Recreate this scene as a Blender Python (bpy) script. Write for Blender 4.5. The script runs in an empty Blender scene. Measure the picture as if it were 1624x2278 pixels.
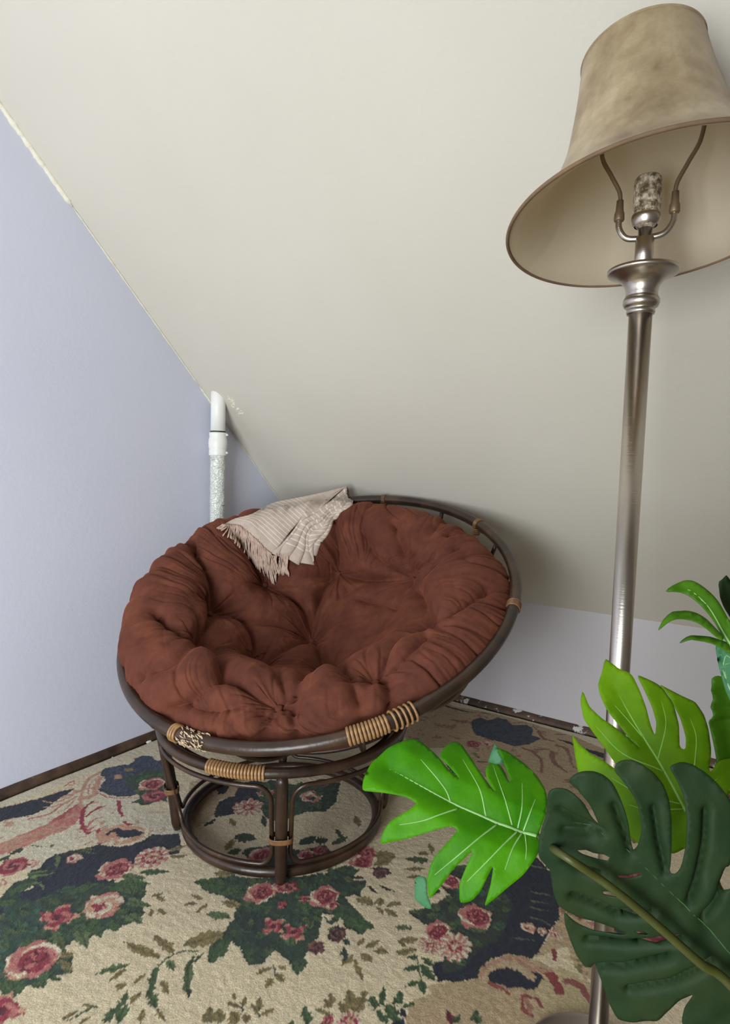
import bpy, bmesh, math, random
import numpy as np
from math import pi, sin, cos, radians
from mathutils import Vector, Matrix, geometry
from mathutils.bvhtree import BVHTree
random.seed(7); np.random.seed(7)
S = bpy.context.scene
COL = S.collection

# ------------------------------------------------------------------ camera
F_PX, PITCH, ROLL, EYE = 1359.76, .06074, .0245, .9
fw = np.array([0, cos(PITCH), -sin(PITCH)]); up0 = np.array([0, sin(PITCH), cos(PITCH)]); rt0 = np.array([1., 0, 0])
RT = rt0*cos(ROLL)+up0*sin(ROLL); UP = -rt0*sin(ROLL)+up0*cos(ROLL)
O = np.array([0, 0, EYE])
cd = bpy.data.cameras.new('camera'); cam = bpy.data.objects.new('camera', cd); COL.objects.link(cam)
cam.matrix_world = Matrix(((RT[0], UP[0], -fw[0], 0), (RT[1], UP[1], -fw[1], 0), (RT[2], UP[2], -fw[2], EYE), (0, 0, 0, 1)))
cd.sensor_fit = 'HORIZONTAL'; cd.sensor_width = 36; cd.lens = F_PX/1624*36; cd.clip_start = .02
S.camera = cam

# ------------------------------------------------------------------ world, light, exposure
W = bpy.data.worlds.new('world'); S.world = W; W.use_nodes = True
W.node_tree.nodes['Background'].inputs[0].default_value = (.86, .93, 1, 1)
W.node_tree.nodes['Background'].inputs[1].default_value = .17
def area(name, loc, target, sx, sy, power, col):
    l = bpy.data.lights.new(name, 'AREA'); l.shape = 'RECTANGLE'; l.size = sx; l.size_y = sy; l.energy = power; l.color = col
    o = bpy.data.objects.new(name, l); COL.objects.link(o); o.location = loc
    o.rotation_euler = (Vector(target)-Vector(loc)).to_track_quat('-Z', 'Y').to_euler(); return o
area('daylight_window', (-1.05, -.9, .66), (-1.0, 1.7, .55), 1.0, 1.25, 52, (.93, .97, 1))
area('warm_fill_light', (1.3, -2.2, 1.4), (.3, 2, .6), 1.0, 1.2, 1.0, (1, .93, .84))  # added weak warm fill light from behind right, out of view
S.view_settings.view_transform = 'Standard'; S.view_settings.look = 'None'
S.view_settings.gamma = 1; S.view_settings.use_curve_mapping = False
S.view_settings.exposure = 0.41

# ------------------------------------------------------------------ helpers
def ray(px, py): return fw + RT*((px-812)/F_PX) - UP*((py-1139)/F_PX)
def hit(px, py, P0, n):
    d = ray(px, py); return O + d*(((np.array(P0)-O)@n)/(d@n))
def at(px, py, depth):
    d = ray(px, py); return O + d*(depth/d[1])
def project(P):
    d = np.atleast_2d(P)-O; z = d@fw
    return np.stack([812+F_PX*(d@RT)/z, 1139-F_PX*(d@UP)/z], -1)
def norm(v): v = np.array(v, float); return v/np.linalg.norm(v)
def lin(c): return tuple(((x/255+.055)/1.055)**2.4 if x > 10 else x/255/12.92 for x in c)

def obj(name, me, mat=None, parent=None, smooth=True):
    if isinstance(me, bmesh.types.BMesh):
        m = bpy.data.meshes.new(name); me.to_mesh(m); me.free(); me = m
    o = bpy.data.objects.new(name, me); COL.objects.link(o)
    if mat and not me.materials: me.materials.append(mat)
    if smooth: me.polygons.foreach_set('use_smooth', [True]*len(me.polygons))
    if parent: attach(o, parent)
    return o
def attach(o, parent):
    o.parent = parent
    chain = Matrix.Identity(4); p = parent
    while p is not None: chain = p.matrix_parent_inverse @ p.matrix_basis @ chain; p = p.parent   # world matrix of the parent
    o.matrix_parent_inverse = chain.inverted()
def tag(o, label=None, cat=None, group=None, kind=None):
    if label: o['label'] = label
    if cat: o['category'] = cat
    if group: o['group'] = group
    if kind: o['kind'] = kind
    return o
def thing(name, label, cat, loc):
    o = bpy.data.objects.new(name, None); COL.objects.link(o); o.location = loc; o.empty_display_size = .1
    return tag(o, label, cat)
def gridmesh(name, P, closed_u=False, uv=None):
    """P: (nu,nv,3) array -> quad mesh"""
    nu, nv = P.shape[:2]; me = bpy.data.meshes.new(name)
    i = np.arange(nu*nv).reshape(nu, nv)
    if closed_u: i = np.vstack([i, i[:1]])
    q = np.stack([i[:-1, :-1], i[1:, :-1], i[1:, 1:], i[:-1, 1:]], -1).reshape(-1, 4)
    me.vertices.add(nu*nv); me.vertices.foreach_set('co', P.reshape(-1).astype(np.float32))
    me.loops.add(q.size); me.loops.foreach_set('vertex_index', q.reshape(-1).astype(np.int32))
    me.polygons.add(len(q)); me.polygons.foreach_set('loop_start', np.arange(0, q.size, 4, dtype=np.int32))
    me.polygons.foreach_set('loop_total', np.full(len(q), 4, np.int32))
    me.update(calc_edges=True); me.validate()
    if uv is not None:
        l = me.uv_layers.new(name='uv'); vi = np.zeros(len(me.loops), np.int32); me.loops.foreach_get('vertex_index', vi)
        l.data.foreach_set('uv', uv.reshape(-1, 2)[vi].reshape(-1).astype(np.float32))
    return me
def smoothline(pts, n):
    """Catmull-Rom through pts, n samples"""
    P = np.array(pts, float); P = np.vstack([2*P[0]-P[1], P, 2*P[-1]-P[-2]])
    t = np.linspace(0, len(P)-3-1e-9, n); k = t.astype(int); f = (t-k)[:, None]
    a, b, c, d = P[k], P[k+1], P[k+2], P[k+3]
    return .5*((2*b)+(-a+c)*f+(2*a-5*b+4*c-d)*f**2+(-a+3*b-3*c+d)*f**3)
def tube(bm, pts, r, closed=False, seg=10, cap=True, flat=None):
    """sweep a circle along pts; r scalar or per point"""
    P = np.array(pts, float); n = len(P); R = np.full(n, r) if np.isscalar(r) else np.array(r, float)
    if closed: T = np.roll(P, -1, 0)-np.roll(P, 1, 0)
    else: T = np.gradient(P, axis=0)
    T /= np.linalg.norm(T, axis=1)[:, None]+1e-12
    ref = np.array([0, 0, 1.]) if abs(T[0][2]) < .9 else np.array([1., 0, 0])
    N = np.cross(T[0], ref); N /= np.linalg.norm(N); rings = []; Ns = []
    for i in range(n):
        N = N-T[i]*(N@T[i]); N /= np.linalg.norm(N); Ns.append(N.copy())
    twist = 0
    if closed:
        M = Ns[-1]-T[0]*(Ns[-1]@T[0]); M /= np.linalg.norm(M); twist = math.atan2(np.cross(M, Ns[0])@T[0], M@Ns[0])
    for i in range(n):
        N = Ns[i]; B = np.cross(T[i], N); a0 = twist*i/n
        rings.append([bm.verts.new(P[i]+R[i]*(cos(a0+2*pi*j/seg)*N+sin(a0+2*pi*j/seg)*B)) for j in range(seg)])
    for i in range(n if closed else n-1):
        A, C = rings[i], rings[(i+1) % n]
        for j in range(seg): bm.faces.new((A[j], A[(j+1) % seg], C[(j+1) % seg], C[j]))
    if cap and not closed:
        bm.faces.new(rings[0][::-1]); bm.faces.new(rings[-1])
def lathe(bm, prof, seg=64, origin=(0, 0, 0), axis=None):
    M = Matrix.Translation(origin) @ (Vector((0, 0, 1)).rotation_difference(Vector(axis)).to_matrix().to_4x4() if axis is not None else Matrix.Identity(4))
    rings = []
    for r, z in prof:
        if r < 1e-6: rings.append([bm.verts.new(M @ Vector((0, 0, z)))])
        else: rings.append([bm.verts.new(M @ Vector((r*cos(2*pi*j/seg), r*sin(2*pi*j/seg), z))) for j in range(seg)])
    for A, B in zip(rings, rings[1:]):
        if len(A) == 1 and len(B) == 1: continue
        for j in range(seg):
            k = (j+1) % seg
            if len(A) == 1: bm.faces.new((A[0], B[k], B[j]))
            elif len(B) == 1: bm.faces.new((A[j], A[k], B[0]))
            else: bm.faces.new((A[j], A[k], B[k], B[j]))
    bmesh.ops.recalc_face_normals(bm, faces=bm.faces)
def prism(name, corners, thick, nrm, mat, sub=0, parent=None):
    """flat polygon with thickness going away along -nrm"""
    bm = bmesh.new(); a = [bm.verts.new(c) for c in corners]; b = [bm.verts.new(np.array(c)-np.array(nrm)*thick) for c in corners]
    bm.faces.new(a); bm.faces.new(b[::-1]); n = len(a)
    for i in range(n): bm.faces.new((a[i], b[i], b[(i+1) % n], a[(i+1) % n]))
    bmesh.ops.recalc_face_normals(bm, faces=bm.faces)
    return obj(name, bm, mat, parent, smooth=False)
# vectorised value noise
_tab = np.random.rand(65536)
def _h(i, j, k): return _tab[((i*73856093) ^ (j*19349663) ^ (k*83492791)) & 65535]
def vn(x, y, z=0.):
    x, y, z = np.broadcast_arrays(np.asarray(x, float), y, z)
    i, j, k = np.floor(x).astype(np.int64), np.floor(y).astype(np.int64), np.floor(z).astype(np.int64)
    a, b, c = x-i, y-j, z-k; a, b, c = [q*q*(3-2*q) for q in (a, b, c)]; r = 0
    for di in (0, 1):
        for dj in (0, 1):
            for dk in (0, 1):
                r = r + _h(i+di, j+dj, k+dk)*(a if di else 1-a)*(b if dj else 1-b)*(c if dk else 1-c)
    return r*2-1
def fbm(x, y, z=0., o=3):
    r = 0; a = 1
    for q in range(o): r = r+a*vn(x*2**q+17*q, y*2**q, z*2**q); a *= .5
    return r/1.75

# ------------------------------------------------------------------ materials
class N:
    def __init__(s, name):
        s.m = bpy.data.materials.new(name); s.m.use_nodes = True; s.t = s.m.node_tree; s.b = s.t.nodes['Principled BSDF']
    def n(s, ty, **k):
        q = s.t.nodes.new(ty)
        for a, v in k.items():
            if a in q.inputs.keys() if not hasattr(q, a) else False: q.inputs[a].default_value = v
            else: setattr(q, a, v)
        return q
    def l(s, a, b): s.t.links.new(a, b)
    def set(s, **k):
        for a, v in k.items(): s.b.inputs[a.replace('_', ' ')].default_value = v
    def coord(s, kind='Object', scale=(1, 1, 1)):
        c = s.n('ShaderNodeTexCoord'); m = s.n('ShaderNodeMapping'); m.inputs['Scale'].default_value = scale
        s.l(c.outputs[kind], m.inputs[0]); return m.outputs[0]
    def noise(s, vec, scale, detail=4, rough=.55):
        q = s.n('ShaderNodeTexNoise'); q.inputs['Scale'].default_value = scale; q.inputs['Detail'].default_value = detail; q.inputs['Roughness'].default_value = rough
        s.l(vec, q.inputs['Vector']); return q.outputs['Fac']
    def ramp(s, fac, stops):
        q = s.n('ShaderNodeValToRGB'); e = q.color_ramp.elements
        while len(e) < len(stops): e.new(.5)
        for a, (p, c) in zip(e, stops): a.position = p; a.color = (*c, 1)
        s.l(fac, q.inputs[0]); return q.outputs[0]
    def mix(s, fac, a, b, mode='MIX'):
        q = s.n('ShaderNodeMix'); q.data_type = 'RGBA'; q.blend_type = mode
        for v, i in ((fac, 0), (a, 6), (b, 7)):
            if hasattr(v, 'links'): s.l(v, q.inputs[i])
            else: q.inputs[i].default_value = v if i == 0 else (*v, 1)
        return q.outputs[2]
    def bump(s, h, dist, strength=1.):
        q = s.n('ShaderNodeBump'); q.inputs['Distance'].default_value = dist; q.inputs['Strength'].default_value = strength
        s.l(h, q.inputs['Height']); s.l(q.outputs[0], s.b.inputs['Normal'])
    def base(s, c): s.l(c, s.b.inputs['Base Color'])

def m_paint(name, a, b, bumpd=.0006, sc=60):
    m = N(name); v = m.coord(); m.set(Roughness=.62)
    m.base(m.ramp(m.noise(v, 1.3, 3), [(.35, lin(a)), (.7, lin(b))]))
    h = m.n('ShaderNodeMath'); h.operation = 'ADD'; m.l(m.noise(v, sc, 5), h.inputs[0]); m.l(m.noise(v, 6, 2), h.inputs[1])
    m.bump(h.outputs[0], bumpd); return m.m
M = {}
M['lilac'] = m_paint('lilac wall paint', (208, 212, 229), (214, 217, 233))
M['knee'] = m_paint('pale lilac low wall paint', (196, 192, 196), (203, 199, 202))
M['cream'] = m_paint('cream ceiling paint', (207, 203, 190), (213, 209, 197))
M['umber'] = m_paint('umber bounce blocker', (112, 102, 92), (122, 112, 100)); M['caulk'] = m_paint('cream caulk', (232, 228, 208), (238, 235, 218), .002, 120)  # umber is kept dark to cut bounce from the unseen right wall
def m_wood(th=.66):
    m = N('chipped brown baseboard'); v = m.coord(); m.set(Roughness=.55)
    w = m.ramp(m.noise(v, 18, 5), [(.3, lin((52, 38, 30))), (.7, lin((98, 76, 60)))])
    chip = m.ramp(m.noise(v, 22, 6, .7), [(th, (0, 0, 0)), (th+.03, (1, 1, 1))])
    m.base(m.mix(chip, w, lin((205, 203, 200)))); m.bump(m.noise(v, 30, 4), .002); return m.m
M['baseboard'] = m_wood(); M['chipped'] = m_wood(.57)
def m_floor():
    m = N('brown board floor'); v = m.coord(scale=(4, 30, 1)); m.set(Roughness=.5)
    m.base(m.ramp(m.noise(v, 2, 5), [(.3, lin((60, 42, 30))), (.7, lin((105, 78, 56)))])); return m.m
M['floor'] = m_floor()
def m_pipe(flake):
    m = N('white painted pipe' if not flake else 'flaking white paint'); v = m.coord(); m.set(Roughness=.4)
    if flake:
        q = m.n('ShaderNodeTexVoronoi'); q.feature = 'DISTANCE_TO_EDGE'; q.inputs['Scale'].default_value = 95
        nn = m.n('ShaderNodeTexNoise'); nn.inputs['Scale'].default_value = 30; m.l(v, nn.inputs['Vector']); wv = m.n('ShaderNodeMix'); wv.data_type = 'VECTOR'; wv.inputs[0].default_value = .06; m.l(v, wv.inputs[4]); m.l(nn.outputs['Color'], wv.inputs[5]); m.l(wv.outputs[1], q.inputs['Vector'])
        n = m.noise(v, 60, 5)
        h = m.n('ShaderNodeMath'); h.operation = 'ADD'; m.l(m.ramp(q.outputs['Distance'], [(0, (0, 0, 0)), (.12, (1, 1, 1))]), h.inputs[0]); m.l(n, h.inputs[1])
        m.bump(h.outputs[0], .0014); m.base(m.ramp(n, [(.3, lin((218, 224, 217))), (.6, lin((238, 243, 236)))]))
    else: m.base(m.ramp(m.noise(v, 12, 3), [(.3, lin((236, 239, 234))), (.7, lin((246, 248, 243)))]))
    return m.m
M['pipe'] = m_pipe(0); M['flake'] = m_pipe(1)
def m_simple(name, c, rough=.5, metal=0., var=.12, sc=40, bump=0.):
    m = N(name); v = m.coord(); m.set(Roughness=rough, Metallic=metal)
    a = tuple(x*(1-var) for x in lin(c)); b = tuple(min(1, x*(1+var)) for x in lin(c))
    n = m.noise(v, sc, 4); m.base(m.ramp(n, [(.35, a), (.65, b)]))
    if bump: m.bump(n, bump)
    return m.m
M['black'] = m_simple('black gasket', (25, 24, 24))
def m_rattan():
    m = N('dark stained rattan'); v = m.coord(); m.set(Roughness=.36, Coat_Weight=.1, Coat_Roughness=.2)
    c = m.ramp(m.noise(v, 9, 5, .6), [(.3, lin((34, 24, 18))), (.55, lin((58, 41, 29))), (.75, lin((88, 64, 44)))])
    wear = m.ramp(m.noise(v, 34, 6, .75), [(.66, (0, 0, 0)), (.72, (1, 1, 1))])
    m.base(m.mix(wear, c, lin((120, 98, 76)))); m.bump(m.noise(v, 45, 4), .0012); return m.m
M['rattan'] = m_rattan()
M['wrap'] = m_simple('golden rattan binding', (158, 122, 82), .32, 0, .35, 60, .0006)
M['wrapdark'] = m_simple('brown rattan binding', (120, 86, 56), .4, 0, .3, 60, .0006)
M['frayed'] = m_simple('frayed bare rattan', (188, 166, 136), .8, 0, .3, 90, .002)
def m_velvet():
    m = N('rust brown velvet'); v = m.coord(); m.set(Roughness=.85)
    m.set(Sheen_Weight=.28, Sheen_Roughness=.45); m.b.inputs['Sheen Tint'].default_value = (*lin((196, 110, 70)), 1); m.b.inputs['Specular IOR Level'].default_value = .2
    m.base(m.ramp(m.noise(v, 14, 6, .65), [(.3, lin((80, 43, 33))), (.5, lin((95, 53, 40))), (.72, lin((114, 66, 49)))]))
    m.bump(m.noise(v, 90, 5), .0012); return m.m
M['velvet'] = m_velvet()
def m_nickel():
    m = N('brushed nickel'); v = m.coord(scale=(1, 1, 220)); m.set(Metallic=1., Roughness=.3)
    m.base(m.ramp(m.noise(m.coord(), 8, 3), [(.3, lin((176, 168, 158))), (.7, lin((196, 188, 178)))]))
    m.b.inputs['Anisotropic'].default_value = .5; m.bump(m.noise(v, 3, 3), .00015); return m.m
M['nickel'] = m_nickel()
M['bronze'] = m_simple('dull brass harp', (122, 104, 80), .5, .6)
def m_shade(inner):
    m = N('mottled tan suede shade' if not inner else 'cream shade lining'); v = m.coord(); m.set(Roughness=.9)
    if inner: m.base(m.ramp(m.noise(v, 6, 3), [(.3, lin((214, 204, 182))), (.7, lin((222, 213, 192)))]))
    else:
        m.set(Sheen_Weight=.3); n = m.noise(v, 13, 7, .68)
        m.base(m.ramp(n, [(.3, lin((128, 110, 84))), (.5, lin((176, 158, 126))), (.7, lin((214, 198, 166)))])); m.bump(n, .003)
    tr = m.n('ShaderNodeBsdfTranslucent'); tr.inputs[0].default_value = (*lin((216, 200, 166)), 1); mx = m.n('ShaderNodeMixShader'); mx.inputs[0].default_value = .42
    m.l(m.b.outputs[0], mx.inputs[1]); m.l(tr.outputs[0], mx.inputs[2]); m.l(mx.outputs[0], m.t.nodes['Material Output'].inputs[0])
    return m.m
M['shade'] = m_shade(0); M['lining'] = m_shade(1)
M['trim'] = m_simple('brown shade binding', (112, 90, 66), .8)
M['socket'] = None
def m_socket():
    m = N('mottled grey brown socket shell'); v = m.coord(); m.set(Roughness=.22)
    m.base(m.ramp(m.noise(v, 120, 4, .7), [(.38, lin((84, 72, 58))), (.5, lin((140, 128, 108))), (.62, lin((196, 188, 170)))])); return m.m
M['socket'] = m_socket()
def m_leaf(name, a, b, rough=.45, sub=True):
    m = N(name); v = m.coord(); m.set(Roughness=rough); m.b.inputs['Specular IOR Level'].default_value = .18
    col = m.ramp(m.noise(v, 16, 4), [(.3, lin(a)), (.7, lin(b))]); m.base(col); m.bump(m.noise(v, 220, 3), .0003)
    if sub:
        tr = m.n('ShaderNodeBsdfTranslucent'); m.l(col, tr.inputs[0]); mx = m.n('ShaderNodeMixShader'); mx.inputs[0].default_value = .25
        out = m.t.nodes['Material Output']; m.l(m.b.outputs[0], mx.inputs[1]); m.l(tr.outputs[0], mx.inputs[2]); m.l(mx.outputs[0], out.inputs[0])
    return m.m
M['leafbright'] = m_leaf('bright green leaf', (50, 122, 0), (84, 158, 0), .5)
M['leaflime'] = m_leaf('lime green leaf', (84, 132, 0), (112, 158, 8), .5)
M['leafshaded'] = m_leaf('shade-darkened green leaf', (28, 54, 32), (46, 62, 32), .6)  # darker green carries the shade on the near leaf
M['leafback'] = m_leaf('pale leaf underside', (58, 112, 78), (78, 134, 90))
M['leafmid'] = m_leaf('mid green leaf', (58, 104, 12), (84, 134, 26))
M['vein'] = m_simple('pale vein', (128, 172, 104), .5)
M['veinlime'] = m_simple('lime vein', (120, 172, 70), .5)
M['veindark'] = m_simple('muted vein', (56, 92, 50), .5)
M['stem'] = m_simple('olive plastic stem', (60, 64, 18), .5)
M['pot'] = m_simple('charcoal pot', (60, 58, 56), .6)
M['soil'] = m_simple('dark soil', (48, 38, 30), .95, 0, .3, 80, .004)

# ------------------------------------------------------------------ room shell
YAW, SLOPE, KNEE = .958379, .771724, .438866
CC = np.array([-.13945, 2.78165, 0.])
U = np.array([-cos(YAW), -sin(YAW), 0]); WD = np.array([sin(YAW), -cos(YAW), 0]); Z = np.array([0, 0, 1.])
def rm(s, t, z=0.): return CC+U*s+WD*t+Z*z           # s along the left wall, t along the low wall
LS, LT, ZT = 4.3, 2.8, 2.35
sC = (ZT-KNEE)/math.tan(SLOPE)
NS = np.cross(U*cos(SLOPE)+Z*sin(SLOPE), WD); NS = NS if NS[2] < 0 else -NS
wl = prism('wall_left', [rm(0, 0), rm(LS, 0), rm(LS, 0, ZT), rm(sC, 0, ZT), rm(0, 0, KNEE)], .08, WD, M['lilac'])
wb = prism('wall_back', [rm(0, 0), rm(0, LT), rm(0, LT, KNEE), rm(0, 0, KNEE)], .08, U, M['knee'])
ce = prism('ceiling', [rm(0, 0, KNEE), rm(0, LT, KNEE), rm(sC, LT, ZT), rm(sC, 0, ZT)], .08, NS, M['cream'])
ct = prism('ceiling_flat', [rm(sC, 0, ZT), rm(sC, LT, ZT), rm(LS, LT, ZT), rm(LS, 0, ZT)], .08, -Z, M['cream'])
fl = prism('floor', [rm(0, 0), rm(LS, 0), rm(LS, LT), rm(0, LT)], .08, Z, M['floor'])
wr = prism('blocker_wall_right', [rm(0, 2.75), rm(LS, 2.75), rm(LS, 2.75, ZT), rm(sC, 2.75, ZT), rm(0, 2.75, KNEE)], .08, -WD, M['umber'])  # unseen wall added to block light and darken the right side
for o in (wl, wb, ce, ct, fl, wr): tag(o, kind='structure')
def board(name, a, b, inward, n=90):
    """worn quarter-round board from a to b"""
    a, b = np.array(a), np.array(b); prof = [(0, 0), (.017, 0), (.0165, .010), (.012, .019), (.006, .026), (0, .028)]
    P = np.zeros((n, len(prof), 3)); T = np.linspace(0, 1, n)
    for i, t in enumerate(T):
        for j, (x, z) in enumerate(prof):
            w = .0016*vn(t*40, j*2.3)
            P[i, j] = a+(b-a)*t+inward*(x+(w if j else 0)+.0)+Z*(z+(w if j > 1 else 0))
    o = obj(name, gridmesh(name, P), M['chipped' if name.endswith('back') else 'baseboard'], smooth=False); return tag(o, kind='structure')
bl = board('baseboard_left', rm(.0, 0), rm(LS, 0), WD)
bb = board('baseboard_back', rm(0, 0), rm(0, LT), U)
# white paint drips left on the left baseboard
for i, (px, py, w) in enumerate([(134/.5*.2586*.5*2, 1500+1020*.2586, .010), (971*.2586, 1500+718*.2586, .009), (1280*.2586, 1500+580*.2586, .026)]):
    p = hit(px, py, CC+WD*.0175, WD); bm = bmesh.new()
    lathe(bm, [(0, .0015), (w*.35, .0012), (w*.5, 0)], 10, (0, 0, 0))
    bm.transform(Matrix.Translation(p) @ Vector((0, 0, 1)).rotation_difference(Vector(WD*.8+Z*.6)).to_matrix().to_4x4() @ Matrix.Diagonal((1, .7, 1, 1)))
    obj('paint_spot', bm, M['pipe'], bl)
# irregular caulk bead where the left wall meets the slope
def bead(name, pa, pb, r, n, mat, jag):
    a = hit(*pa, CC, WD); b = hit(*pb, CC, WD)
    sa, sb = [(q-CC)@U for q in (a, b)]; P = []; R = []
    for i in range(n):
        s = sa+(sb-sa)*i/(n-1); base = rm(s, .002, KNEE+s*math.tan(SLOPE)-.003)
        P.append(base+Z*jag*vn(i*.7, 3.3)); R.append(r*(.7+.5*abs(vn(i*.9, 8)))*(1 if 1 < i < n-2 else .3))
    bm = bmesh.new(); tube(bm, P, R, seg=7); return tag(obj(name, bm, mat), kind='structure')
bead('trim_1', (-120, 60), (160, 462), .0085, 60, M['caulk'], .002)
bead('trim_2', (160, 462), (442, 858), .0022, 60, M['caulk'], .0005)
bead('trim_3', (444, 862), (474, 900), .004, 16, M['caulk'], .001)
bead('trim_4', (512, 925), (640, 1140), .0016, 40, M['caulk'], .0012)
# crumbled plaster beside the pipe
bm = bmesh.new()
for i in range(46):
    t = random.random(); px = 512+26*t+random.uniform(-7, 7); py = 886+36*t+random.uniform(-6, 6)
    p = hit(px, py, CC+Z*KNEE, NS); s = random.uniform(.0015, .0042)
    r = bmesh.ops.create_icosphere(bm, subdivisions=1, radius=s, matrix=Matrix.Translation(p) @ Matrix.Rotation(random.random()*3, 4, 'X') @ Matrix.Diagonal((1, .6, .5, 1)))
tag(obj('plaster_crumbs', bm, M['caulk'], ce, smooth=False), kind='stuff')

# ------------------------------------------------------------------ pipe
pp = hit(484.5, 1000, CC+WD*.047, WD); pr = .0262
pipe = thing('waste_pipe', 'white painted pipe rising against the lilac wall behind the chair', 'pipe', (pp[0], pp[1], 0))
def zat(py): return (at(484, py, pp[1]))[2]
zt, zc, zb = zat(875)+.06, zat(960), zat(1014)
bm = bmesh.new(); lathe(bm, [(.0, zc-.02), (pr*.97, zc-.02), (pr*.97, zt), (0, zt)], 40, (pp[0], pp[1], 0)); obj('upper_pipe', bm, M['pipe'], pipe)
bm = bmesh.new(); lathe(bm, [(pr*1.0, zc-.003), (pr*1.02, zc-.003), (pr*1.02, zc+.001), (pr*.9, zc+.002)], 40, (pp[0], pp[1], 0)); obj('gasket', bm, M['black'], pipe)
bm = bmesh.new(); H = zc-zb
lathe(bm, [(pr*.9, zc-.004), (pr*1.14, zc-.004), (pr*1.16, zc-.01), (pr*1.1, zc-.02), (pr*1.2, zc-.32*H), (pr*1.24, zc-.5*H), (pr*1.2, zc-.68*H), (pr*1.12, zc-.74*H), (pr*1.16, zc-.78*H), (pr*1.17, zb+.004), (pr*1.12, zb), (pr*.9, zb)], 48, (pp[0], pp[1], 0))
cp = obj('coupling', bm, M['pipe'], pipe)
for z in (zc-.012, zb+.010):
    bm = bmesh.new(); c = np.array([pp[0], pp[1], z])+RT*pr*1.22; tube(bm, [c-fw*.006, c+fw*.008], .0042, seg=8); obj('clamp_screw', bm, M['pipe'], cp)
nz, na = 150, 48; Pz = np.zeros((na, nz, 3))
for i in range(na):
    a = 2*pi*i/na
    for j in range(nz):
        z = (zb+.006)*j/(nz-1); k = pr*.96+.0011*vn(i*.45, z*140)+.0006*vn(i*.9, z*300)
        Pz[i, j] = (pp[0]+k*cos(a), pp[1]+k*sin(a), z)
obj('lower_pipe', gridmesh('lower_pipe', Pz, True), M['flake'], pipe)
p = at(497, 1125, pp[1]-pr*.85); bm = bmesh.new(); bmesh.ops.create_cube(bm, size=1, matrix=Matrix.Translation(p) @ Matrix.Diagonal((.007, .003, .004, 1))); obj('paint_chip', bm, M['black'], pipe, smooth=False)

# ------------------------------------------------------------------ rug: tufted pile, woven flower pattern held in a colour attribute on real geometry
D_ = .003
sA = np.concatenate([np.arange(.024, 1.95, D_), np.arange(1.95, 2.9, .015)])
tA = np.concatenate([np.arange(.024, 1.86, D_), np.arange(1.86, 2.6, .015)])
SG, TG = np.meshgrid(sA, tA, indexing='ij')
WS = SG+.0035*vn(SG*90, TG*90, 1.5)+.0025*vn(SG*260, TG*260, 2.5); WT = TG+.0035*vn(SG*90, TG*90, 7.5)+.0025*vn(SG*260, TG*260, 9.5)
N1 = fbm(SG*35, TG*35, 4.5, 3); N2 = vn(SG*170, TG*170, 6.5); N3 = vn(SG*300, TG*300, 3.2)
def C_(r, g, b): return np.array(lin((r, g, b)))
CREAM, IVORY, TAN = C_(230, 214, 178), C_(228, 218, 190), C_(190, 166, 130)
NAVY, DGREEN, GREEN, LGREEN, OLIVE = C_(20, 28, 50), C_(40, 64, 48), C_(62, 88, 50), C_(98, 118, 72), C_(136, 122, 76)
CRIM, DCRIM, PINK, SALMON, PLUM, SLATE = C_(150, 46, 66), C_(98, 24, 42), C_(198, 122, 114), C_(204, 156, 128), C_(92, 50, 54), C_(62, 76, 98)
RUG = np.zeros(SG.shape+(3,)); RUG[:] = CREAM
RUG *= (1+.06*N1+.05*N2)[..., None]
def ft(px, py):
    p = hit(px, py, Z*.008, Z)-CC; return np.array([p@U, p@WD])
def crop(x0, y0, k): return lambda pts: [ft(x0+k*a, y0+k*b) for a, b in pts]
P1, P2, P3 = crop(0, 1620, .2586), crop(0, 1920, .2709), crop(420, 1900, .2956)
P4, P5, P6 = crop(380, 1700, .3202), crop(820, 1850, .3202), crop(920, 1540, .2956)
def win(lo, hi):
    a, b = np.searchsorted(sA, [lo[0], hi[0]]); c, d = np.searchsorted(tA, [lo[1], hi[1]]); return slice(a, b), slice(c, d)
def put(w, m, col, var=.1):
    if m.size == 0: return
    sub = RUG[w]; c = np.broadcast_to(col, sub.shape)*(1+var*N2[w]+var*N3[w])[..., None]; sub[m] = c[m]
def poly(pts, col, var=.12, col2=None, thr=.15, f=1.):
    P = np.array(pts); w = win(P.min(0)-.01, P.max(0)+.01); x, y = WS[w], WT[w]
    m = np.zeros(x.shape, bool); j = len(P)-1
    for i in range(len(P)):
        (xi, yi), (xj, yj) = P[i], P[j]
        m ^= ((yi > y) != (yj > y)) & (x < (xj-xi)*(y-yi)/(yj-yi+1e-12)+xi); j = i
    put(w, m, col, var)
    if col2 is not None: put(w, m & (fbm(SG[w]*55*f, TG[w]*55*f, 2.2, 2)+.35*N2[w] > thr), col2, var)
def stroke(pts, w0, w1, col, var=.12):
    P = smoothline(pts, max(8, len(pts)*8)); W_ = np.interp(np.linspace(0, 1, len(P)), [0, .5, 1], [w0*.5, max(w0, w1)*.5, w1*.5])
    w = win(P.min(0)-w0-w1, P.max(0)+w0+w1); x, y = WS[w], WT[w]; m = np.zeros(x.shape, bool)
    for q, r in zip(P, W_): m |= (x-q[0])**2+(y-q[1])**2 < r*r
    put(w, m, col, var)
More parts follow.
